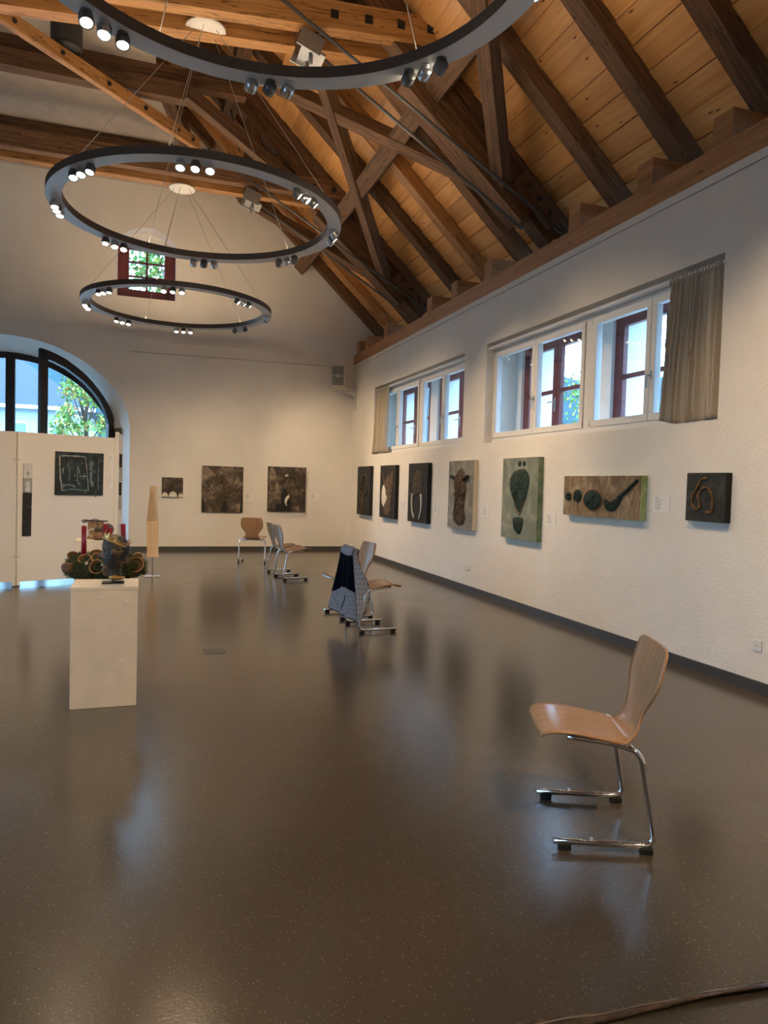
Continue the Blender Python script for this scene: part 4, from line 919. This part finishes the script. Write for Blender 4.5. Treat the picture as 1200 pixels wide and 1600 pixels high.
def head(u, v):
    z = lerp(.815, 1.118, v); a = u * 2 * math.pi; xf = interp(FRONT, z); xb = interp(BACK, z); w = interp(WID, z); c = math.cos(a); s = math.sin(a)
    x = .94 * ((xb * c) if c > 0 else (-xf * c)); y = w * (abs(s) ** .9) * (1 if s >= 0 else -1)
    fr_ = math.exp(-((a - math.pi) / .22) ** 2); x -= .030 * fr_ * math.exp(-((z - .972) / .016) ** 2) + .018 * fr_ * math.exp(-((z - .99) / .014) ** 2)
    for sg in (-1, 1):
        ey = math.exp(-((a - math.pi - sg * .5) / .22) ** 2); x += .016 * ey * math.exp(-((z - 1.003) / .013) ** 2); x -= .006 * ey * math.exp(-((z - 1.024) / .01) ** 2)
        er = math.exp(-((a - math.pi / 2 - (0 if sg > 0 else math.pi)) / .16) ** 2) * math.exp(-((z - .985) / .024) ** 2); y += sg * .012 * er
    rot = R(-8); return V(bx + .01 + x * math.cos(rot) - y * math.sin(rot), by + x * math.sin(rot) + y * math.cos(rot), z)
hb = B().grid(head, 72, 70); hb.build('head', M['bronze'], r)
cb = B(); tiltm = Matrix.Rotation(R(24), 3, 'Y'); cc = V(bx + .016, by, 1.064)
ns = 34
for k in range(ns):
    a0_ = 2 * math.pi * k / ns; a1_ = 2 * math.pi * (k + .9) / ns; rr = .081
    q = lambda a, h, o=0: cc + tiltm @ V((rr + o * .5) * 1.06 * math.cos(a), (rr + o) * .92 * math.sin(a), h)
    hh = .030 + .020 * (k % 3 == 0) + .007 * (k % 2); am = (a0_ + a1_) / 2; i0 = len(cb.v)
    for o in (0, .006): cb.v += [tuple(q(a0_, 0, o)), tuple(q(a1_, 0, o)), tuple(q(a1_, .018, o)), tuple(q(am, hh, o + .006)), tuple(q(a0_, .018, o))]
    cb.face((i0, i0 + 1, i0 + 2, i0 + 3, i0 + 4)); cb.face((i0 + 9, i0 + 8, i0 + 7, i0 + 6, i0 + 5))
    for e in range(5): cb.face((i0 + e, i0 + (e + 1) % 5, i0 + 5 + (e + 1) % 5, i0 + 5 + e))
cb.tube([cc + tiltm @ V(.086 * 1.06 * math.cos(a * math.pi / 16), .086 * .92 * math.sin(a * math.pi / 16), .0) for a in range(32)], .007, 6, closed=True); cb.build('crown', M['gold'], r)
B().box((bx - .065, by - .06, .79), (bx + .075, by + .05, .798)).build('base_plate', M['black'], r); B().cyl((bx + .0, by - .01, .795), (bx + .0, by - .01, .835), .006, 8).build('support_rod', M['steel'], r)
B().tube([(bx - .02, by - .05, .835), (bx + .01, by - .065, .838), (bx + .05, by - .055, .83), (bx + .075, by - .03, .83)], [.010, .014, .012, .008], 8).build('gold_fragment', M['gold'], r)

# moss wreath with coconut shells, shells and candles
M['moss'] = plain('dark_moss', (.028, .030, .010), .95, noise=.5, nscale=50, bump=1, bscale=70); M['mossleaf'] = plain('moss_sprig', (.060, .068, .020), .9, noise=.5, nscale=30)
M['coco_out'] = plain('coconut_husk', (.13, .065, .028), .8, noise=.4, nscale=45, bump=.8, bscale=80); M['coco_in'] = plain('coconut_inside', (.20, .105, .045), .7, noise=.25, nscale=30)
M['shellrim'] = plain('coconut_rim', (.36, .18, .065), .7)
M['snail'] = plain('white_shell', (.70, .66, .60), .4, noise=.15, nscale=60)
M['redwax'] = plain('red_wax', (.20, .002, .010), .38)
wx, wy, wz = -.245, 5.585, .767
r = empty('moss_wreath', (wx, wy, wz), 'round moss wreath studded with coconut half-shells behind the bust', 'wreath')
rnd = random.Random(4); RM, rm = .195, .070
def torus(u, v):
    a = u * 2 * math.pi; b_ = v * 2 * math.pi; k = 1 + .16 * math.sin(a * 9 + 3 * math.sin(b_)) * math.sin(b_ * 3 + a * 4); zz = wz + .070 + rm * k * math.sin(b_) 
    return V(wx + (RM + rm * k * math.cos(b_)) * math.cos(a), wy + (RM + rm * k * math.cos(b_)) * math.sin(a), max(wz + .001, zz))
B().grid(torus, 90, 28).build('moss_body', M['moss'], r)
tf = B()
for k in range(4600):
    a = rnd.uniform(0, 6.283); b_ = rnd.uniform(-.9, 3.6); p = torus(a / 6.283, (b_ / 6.283) % 1); c = V(wx + RM * math.cos(a), wy + RM * math.sin(a), wz + .070); n_ = (p - c).normalized(); d = (n_ + V(rnd.uniform(-.9, .9), rnd.uniform(-.9, .9), rnd.uniform(-.6, .9)) * .8).normalized()
    L = rnd.uniform(.018, .050); sd = d.cross(V(rnd.uniform(-1, 1), rnd.uniform(-1, 1), .3)).normalized() * .0022
    if (p + d * L).z < wz + .002: continue
    i0 = len(tf.v); tf.v += [tuple(p - sd), tuple(p + sd), tuple(p + d * L * .6 + sd), tuple(p + d * L)]; tf.face((i0, i0 + 1, i0 + 2, i0 + 3))
tag(tf.build('moss_sprigs', M['mossleaf'], r, fix=False), kind='stuff')
def coco(a, b_, size, open_dir, k):
    c = V(wx + (RM + rm * 1.08 * math.cos(b_)) * math.cos(a), wy + (RM + rm * 1.08 * math.cos(b_)) * math.sin(a), wz + .08 + rm * 1.08 * math.sin(b_)); ax = V(*open_dir).normalized(); size *= 1.12; c.z = max(c.z, wz + size + .002)
    pr_ = [(size * math.sin(t), -size * .95 * math.cos(t)) for t in [i * math.pi / 2 / 8 for i in range(9)]]
    s = B(); s.lathe(pr_, c, 22, ax=ax); s.lathe([(size * .88 * (p[0] / size), p[1] * .86 + .0) for p in pr_], c, 22, ax=ax); s.lathe([(size, 0), (size * .88, 0)], c, 22, ax=ax)
    o = s.build('coconut_shell', M['coco_in' if k else 'coco_out'], r, fix=False)
    B().tube([c + (lambda e1, e2: e1 * math.cos(t) + e2 * math.sin(t))(*(lambda a_: (a_, ax.cross(a_)))((V(0, 0, 1) - ax * ax.z).normalized())) * size * .95 for t in [2 * math.pi * i / 22 for i in range(22)]], .004, 5, closed=True).build('shell_rim', M['shellrim'], o)
for a, b_, s, d, k in ((-100, .35, .046, (-.25, -.9, .35), 1), (-128, 1.3, .040, (-.2, -.6, .8), 1), (-103, 1.75, .044, (.3, -.6, .7), 1), (-38, .35, .052, (-.35, -.85, .4), 1), (-150, .1, .046, (.1, .6, .7), 0), (-84, -.1, .038, (.1, .9, .5), 0), (-60, 1.0, .040, (.2, .9, .3), 0), (-15, 1.1, .038, (-.3, -.7, .7), 1), (170, 1.2, .042, (.2, -.6, .8), 1), (10, .8, .04, (.9, -.2, .4), 1), (60, 1.3, .045, (.1, -.5, .9), 1), (110, 1.3, .045, (0, -.5, .9), 1)): coco(R(a), b_, s, d, k)
for a, b_ in ((-118, .8), (-92, .75), (-30, 1.3), (-140, 1.2)):
    p = torus((R(a) % 6.283) / 6.283, b_ / 6.283); B().lathe([(.001, -.010), (.010, -.006), (.013, .0), (.010, .006), (.007, .004), (.006, .010), (.001, .012)], p, 12, ax=(random.uniform(-.3, .3), -.9, .4)).build('white_snail_shell', M['snail'], r)
for x, y, h, l in ((-.390, 5.53, .215, 'leftmost red candle standing in the moss wreath'), (-.255, 5.76, .215, 'tall red candle just left behind the bust crown'), (-.222, 5.73, .19, 'red candle half hidden right behind the bust crown'), (-.115, 5.62, .225, 'rightmost red candle standing in the wreath behind the head')):
    c = empty('candle', (x, y, .91), l, 'candle', 'red candles of the wreath'); lean = .014 if x > -.2 else 0
    B().tube([(x, y, .88), (x - lean, y, .93 + h)], .0175, 18).build('wax', M['redwax'], c); B().cyl((x - lean, y, .93 + h), (x - lean, y, .942 + h), .0015, 6).build('wick', M['black'], c)

# little assemblage on the far plinth
M['kraft'] = plain('brown_cardboard', (.30, .19, .10), .85, noise=.15, nscale=20); M['greyrag'] = plain('grey_cloth', (.28, .29, .30), .9, noise=.2, nscale=30)
r = empty('box_assemblage', (-.52, 9.55, .72), 'small brown box assemblage with crossbars on the far plinth', 'sculpture')
bevel(B().box((-.64, 9.55, .72), (-.47, 9.68, .75)).build('foot_board', M['kraft'], r)); B().box((-.635, 9.60, .75), (-.45, 9.68, .94)).build('brown_box', M['kraft'], r)
B().tube([(-.66, 9.54, .955), (-.40, 9.56, .945)], .008, 6).build('crossbar', M['black'], r); B().tube([(-.52, 9.56, .75), (-.52, 9.56, .96)], .007, 6).build('upright', M['black'], r)
B().tube([(-.58 + .05 * math.cos(a * .4), 9.565, .80 + .045 * math.sin(a * .4)) for a in range(13)], .008, 6).build('white_loop', M['p_white'], r); blob(lambda u, v, n: V(-.665 + u, 9.57 - n, .945 + v), ell(0, 0, .04, .025), 0, .03, seed=40).build('grey_tuft', M['greyrag'], r)
B().tube([(-.60, 9.555, .955), (-.55, 9.555, .975), (-.50, 9.555, .955)], .005, 6).build('handle', M['black'], r)
r = empty('dark_jar', (-.50, 9.42, .72), 'small dark jar with pale band beside the box assemblage', 'jar'); B().lathe([(0, 0), (.045, 0), (.047, .14), (.040, .15), (.036, .145), (0, .14)], (-.50, 9.42, .72), 20).build('jar_body', M['umberdark'], r); B().lathe([(.0475, .02), (.049, .02), (.049, .1), (.0475, .1)], (-.50, 9.42, .72), 20).build('pale_band', M['rustedge'], r)
r = empty('dark_ball', (-.405, 9.50, .72), 'dark grey ball on the far plinth behind the crowned head', 'ball'); B().lathe([(max(.0005, .075 * math.sin(t)), .075 - .075 * math.cos(t) + .0) for t in [i * math.pi / 14 for i in range(15)]], (-.40, 9.52, .72 + .05), 24).build('ball', plain('grey_felt', (.05, .055, .06), .9), r); B().lathe([(.03, 0), (.045, 0), (.04, .055), (.03, .055)], (-.40, 9.52, .72), 16).build('ball_stand', M['black'], r)

# wooden stele
sx, sy = .17, 11.38
r = empty('wooden_stele', (sx, sy, 0), 'pale tapering wooden stele with carved notches on a steel rod and plate', 'sculpture')
HW = [(.30, .085), (.40, .082), (.60, .084), (.84, .088), (1.0, .074), (1.2, .060), (1.38, .054)]
def stz(z): return interp(HW, z)
sb = B(); zs = [.30 + i * .02 for i in range(28)]
nz_ = .86
while nz_ < 1.34: zs += [nz_, nz_ + .003, nz_ + .013, nz_ + .016]; nz_ += .030
zs += [1.36, 1.38]; prev = None
for i, z in enumerate(zs):
    notch = .024 if (z > .86 and z < 1.352 and (i - 28) % 4 in (1, 2)) else 0
    w = stz(z); i0 = len(sb.v); skew = .006 * math.sin(z * 5)
    for (dx, dy) in ((-1, -.75), (0.2, -.95), (1, -.75), (1, .8), (-1, .8)): sb.v.append((sx - .005 + skew + dx * (w - notch * (dx > 0) * 1.0 - notch * .4), sy + dy * (w - .0) * .8 + (notch * 1.4 if dy < 0 else 0), z))
    if prev is not None:
        for e in range(5): 
            f_ = (e + 1) % 5; sb.face((prev + e, prev + f_, i0 + f_, i0 + e), [(zs[i - 1], e * .1), (zs[i - 1], e * .1 + .1), (z, e * .1 + .1), (z, e * .1)])
    prev = i0
sb.face((4, 3, 2, 1, 0)); sb.face([prev + e for e in range(5)]); sb.build('carved_block', M['stele'], r)
B().cyl((sx, sy, .012), (sx, sy, .31), .009, 10).build('support_rod', M['steel'], r); bevel(B().box((sx - .115, sy - .09, 0), (sx + .115, sy + .09, .014)).build('base_plate', M['galv'], r), .002)

# floor box lid, cord on the floor
r = empty('floor_box', (.62, 6.3, 0), 'flush metal floor box lid in the middle of the floor', 'floor box'); bevel(B().box((.53, 6.22, .0), (.71, 6.40, .004)).build('lid', plain('lid_grey', (.07, .065, .06), .4), r), .002); B().box((.60, 6.23, .004), (.64, 6.245, .006)).build('lid_handle', M['steel'], r)
M['film'] = plain('brown_packing_film', (.11, .075, .05), .22, noise=.4, nscale=25, bump=.5, bscale=30)
r = empty('packing_strip', (1.5, 1.6, 0), 'twisted brown packing film strip on the floor at the lower right', 'strip')
def strip(u, v):
    x = lerp(.80, 2.6, u); y = 1.672 - .115 * u + .004 * math.sin(u * 16); w = .014 + .004 * math.sin(u * 13); t = math.sin(u * 9) * .8; a = v * 2 * math.pi
    return V(x, y + w * math.cos(a), .0115 + .008 * math.sin(a + t) + .0022 * math.sin(u * 50 + a * 3))
B().grid(strip, 120, 14).build('film', M['film'], r)
B().grid(lambda u, v: strip(u, .20 + .05 * v) + V(0, 0, .0015), 120, 3).build('pale_line', plain('pale_film_line', (.22, .17, .12), .3), r, fix=False)  # thin paler line along the top of the film

# ------------------------------------------------------------------ outside
M['ground'] = plain('pale_paving', (.22, .22, .21), .9, noise=.1, nscale=.3); M['grass'] = plain('lawn', (.10, .20, .04), .95, noise=.3, nscale=1.5)
gr = B(); gr.box((-200, 16.3, -.5), (200, 220, -.3)); gr.box((5.7, -120, -.5), (200, 16.3, -.3)); gr.box((-200, -120, -.5), (-6, 16.3, -.3)); tag(gr.build('outside_ground', M['ground']), 'pale paved yard outside the hall windows', 'ground')
M['hill'] = mottled('wooded_hill', [(.004, .022, .030), (.008, .036, .042), (.018, .056, .05)], .12, bump=.8, bscale=.5, rough=1.0)  # distance haze is mixed into this blue-green
def hill(u, v):
    a = lerp(R(150), R(-75), u); h = lerp(25.5, 35, min(1, max(0, (u - .28) / .15))) + 4 * math.sin(u * 9) + 4 * math.sin(u * 23 + 1) + 5 * math.sin(u * 4.2 + .6)
    rr = lerp(120, 210, v); z = h * math.sin(min(1, v * 1.05) * math.pi / 2) + (1.2 * math.sin(u * 190) + .9 * math.sin(u * 137 + v * 40)) * v
    return V(rr * math.cos(a), rr * math.sin(a), z - .6)
tag(B().grid(hill, 260, 24).build('wooded_hill', M['hill'], fix=False), 'blue-green wooded hill rising behind the buildings outside', 'hill')
# house seen through the arch
M['roofgrey'] = plain('grey_slates', (.030, .033, .038), .7, noise=.12, nscale=1.2, bump=.6, bscale=3); M['facade'] = plain('pale_facade', (.36, .42, .42), .8)
hs = empty('house', (-12, 45, -.3), 'pale house with grey slate roof seen through the arched window', 'house')
B().box((-26, 45, -.3), (-3.2, 57, 5.35)).build('wall', M['facade'], hs)
rb = B(); rb.v = [(-27, 44.4, 5.35), (-2.6, 44.4, 5.35), (-2.6, 57.6, 5.35), (-27, 57.6, 5.35), (-20, 50, 9.4), (-8.3, 50, 9.4)]
for q in ((0, 1, 5, 4), (1, 2, 5), (2, 3, 4, 5), (3, 0, 4), (0, 3, 2, 1)): rb.face(q)
rb.build('roof', M['roofgrey'], hs); B().box((-27, 44.3, 5.22), (-2.6, 44.5, 5.42)).build('gutter', M['white'], hs)
M['housepane'] = plain('house_pane', (.10, .16, .19), .15)
for x in (-12.5, -10.6, -8.2, -6.6, -4.6):
    for z in (1.2, 3.35):
        w = B(); w.box((x - .42, 44.93, z), (x + .42, 45.0, z + 1.15)); wo2 = w.build('window', M['white'], hs); B().box((x - .33, 44.90, z + .08), (x + .33, 44.935, z + 1.07)).build('pane', M['housepane'], wo2)
# trees
def leafmat(n, c): 
    m = plain(n, c, .7, noise=.3, nscale=2); return m
M['leafgreen'] = leafmat('leaf_green', (.11, .22, .04)); M['leafyellow'] = leafmat('leaf_yellow', (.42, .34, .06)); M['leaforange'] = leafmat('leaf_orange', (.34, .16, .05)); M['bark'] = plain('tree_bark', (.09, .06, .04), .9, noise=.3, nscale=8)
def tree(x, y, z0, h, rx, n, label, mix=(('leafgreen', .6), ('leafyellow', .3), ('leaforange', .1)), seed=1, ls=.22):
    rnd = random.Random(seed); r = empty('tree', (x, y, z0), label, 'tree', 'trees outside the windows')
    tr_ = B(); tr_.tube([(x, y, z0), (x + .1, y, z0 + h * .4), (x, y + .1, z0 + h * .9)], [.16, .11, .03], 8)
    cl = []
    for k in range(16):
        a = rnd.uniform(0, 6.28); e = rnd.uniform(.25, .95); rr = rx * (1 - abs(e - .55) * 1.1) * rnd.uniform(.5, 1); c = V(x + rr * math.cos(a), y + rr * math.sin(a), z0 + h * e); cl.append((c, rx * rnd.uniform(.28, .45))); tr_.tube([(x, y, z0 + h * e * .7), tuple(c)], [.05, .015], 5)
    tr_.build('trunk', M['bark'], r)
    for m, fr_ in mix:
        b = B()
        for k in range(int(n * fr_)):
            c, q = rnd.choice(cl); d = V(rnd.gauss(0, 1), rnd.gauss(0, 1), rnd.gauss(0, 1)).normalized() * q * rnd.uniform(.3, 1.1); p = c + d; a1 = V(rnd.gauss(0, 1), rnd.gauss(0, 1), rnd.gauss(0, 1)).normalized(); a2 = a1.cross(V(rnd.gauss(0, 1), rnd.gauss(0, 1), rnd.gauss(0, 1))).normalized(); s_ = ls * rnd.uniform(.6, 1.2); i0 = len(b.v)
            b.v += [tuple(p - a1 * s_ * .5), tuple(p + a2 * s_ * .3), tuple(p + a1 * s_ * .5), tuple(p - a2 * s_ * .3)]; b.face((i0, i0 + 1, i0 + 2, i0 + 3))
        tag(b.build('leaves', M[m], r, fix=False), kind='stuff')
tree(-2.35, 33, -.3, 6.6, 1.25, 2000, 'young tree with yellowing leaves right in the arched window', seed=2)
tree(-6.4, 24, -.3, 7.5, 1.6, 2600, 'green and orange tree at the left edge of the arched window', seed=3)
tree(1.1, 25, -.3, 13.0, 2.9, 5200, 'tall bright green tree filling the small gable window', (('leafgreen', .75), ('leafyellow', .2), ('leaforange', .05)), seed=4, ls=.3)
tree(13.5, 14.5, -.3, 4.6, 1.4, 2000, 'yellow-leaved shrub tree low outside the nearer wall window', (('leafgreen', .3), ('leafyellow', .6), ('leaforange', .1)), seed=5)
tree(19, 26, -.3, 7, 2.2, 2400, 'green tree outside the farther wall window', (('leafgreen', .8), ('leafyellow', .2)), seed=6)
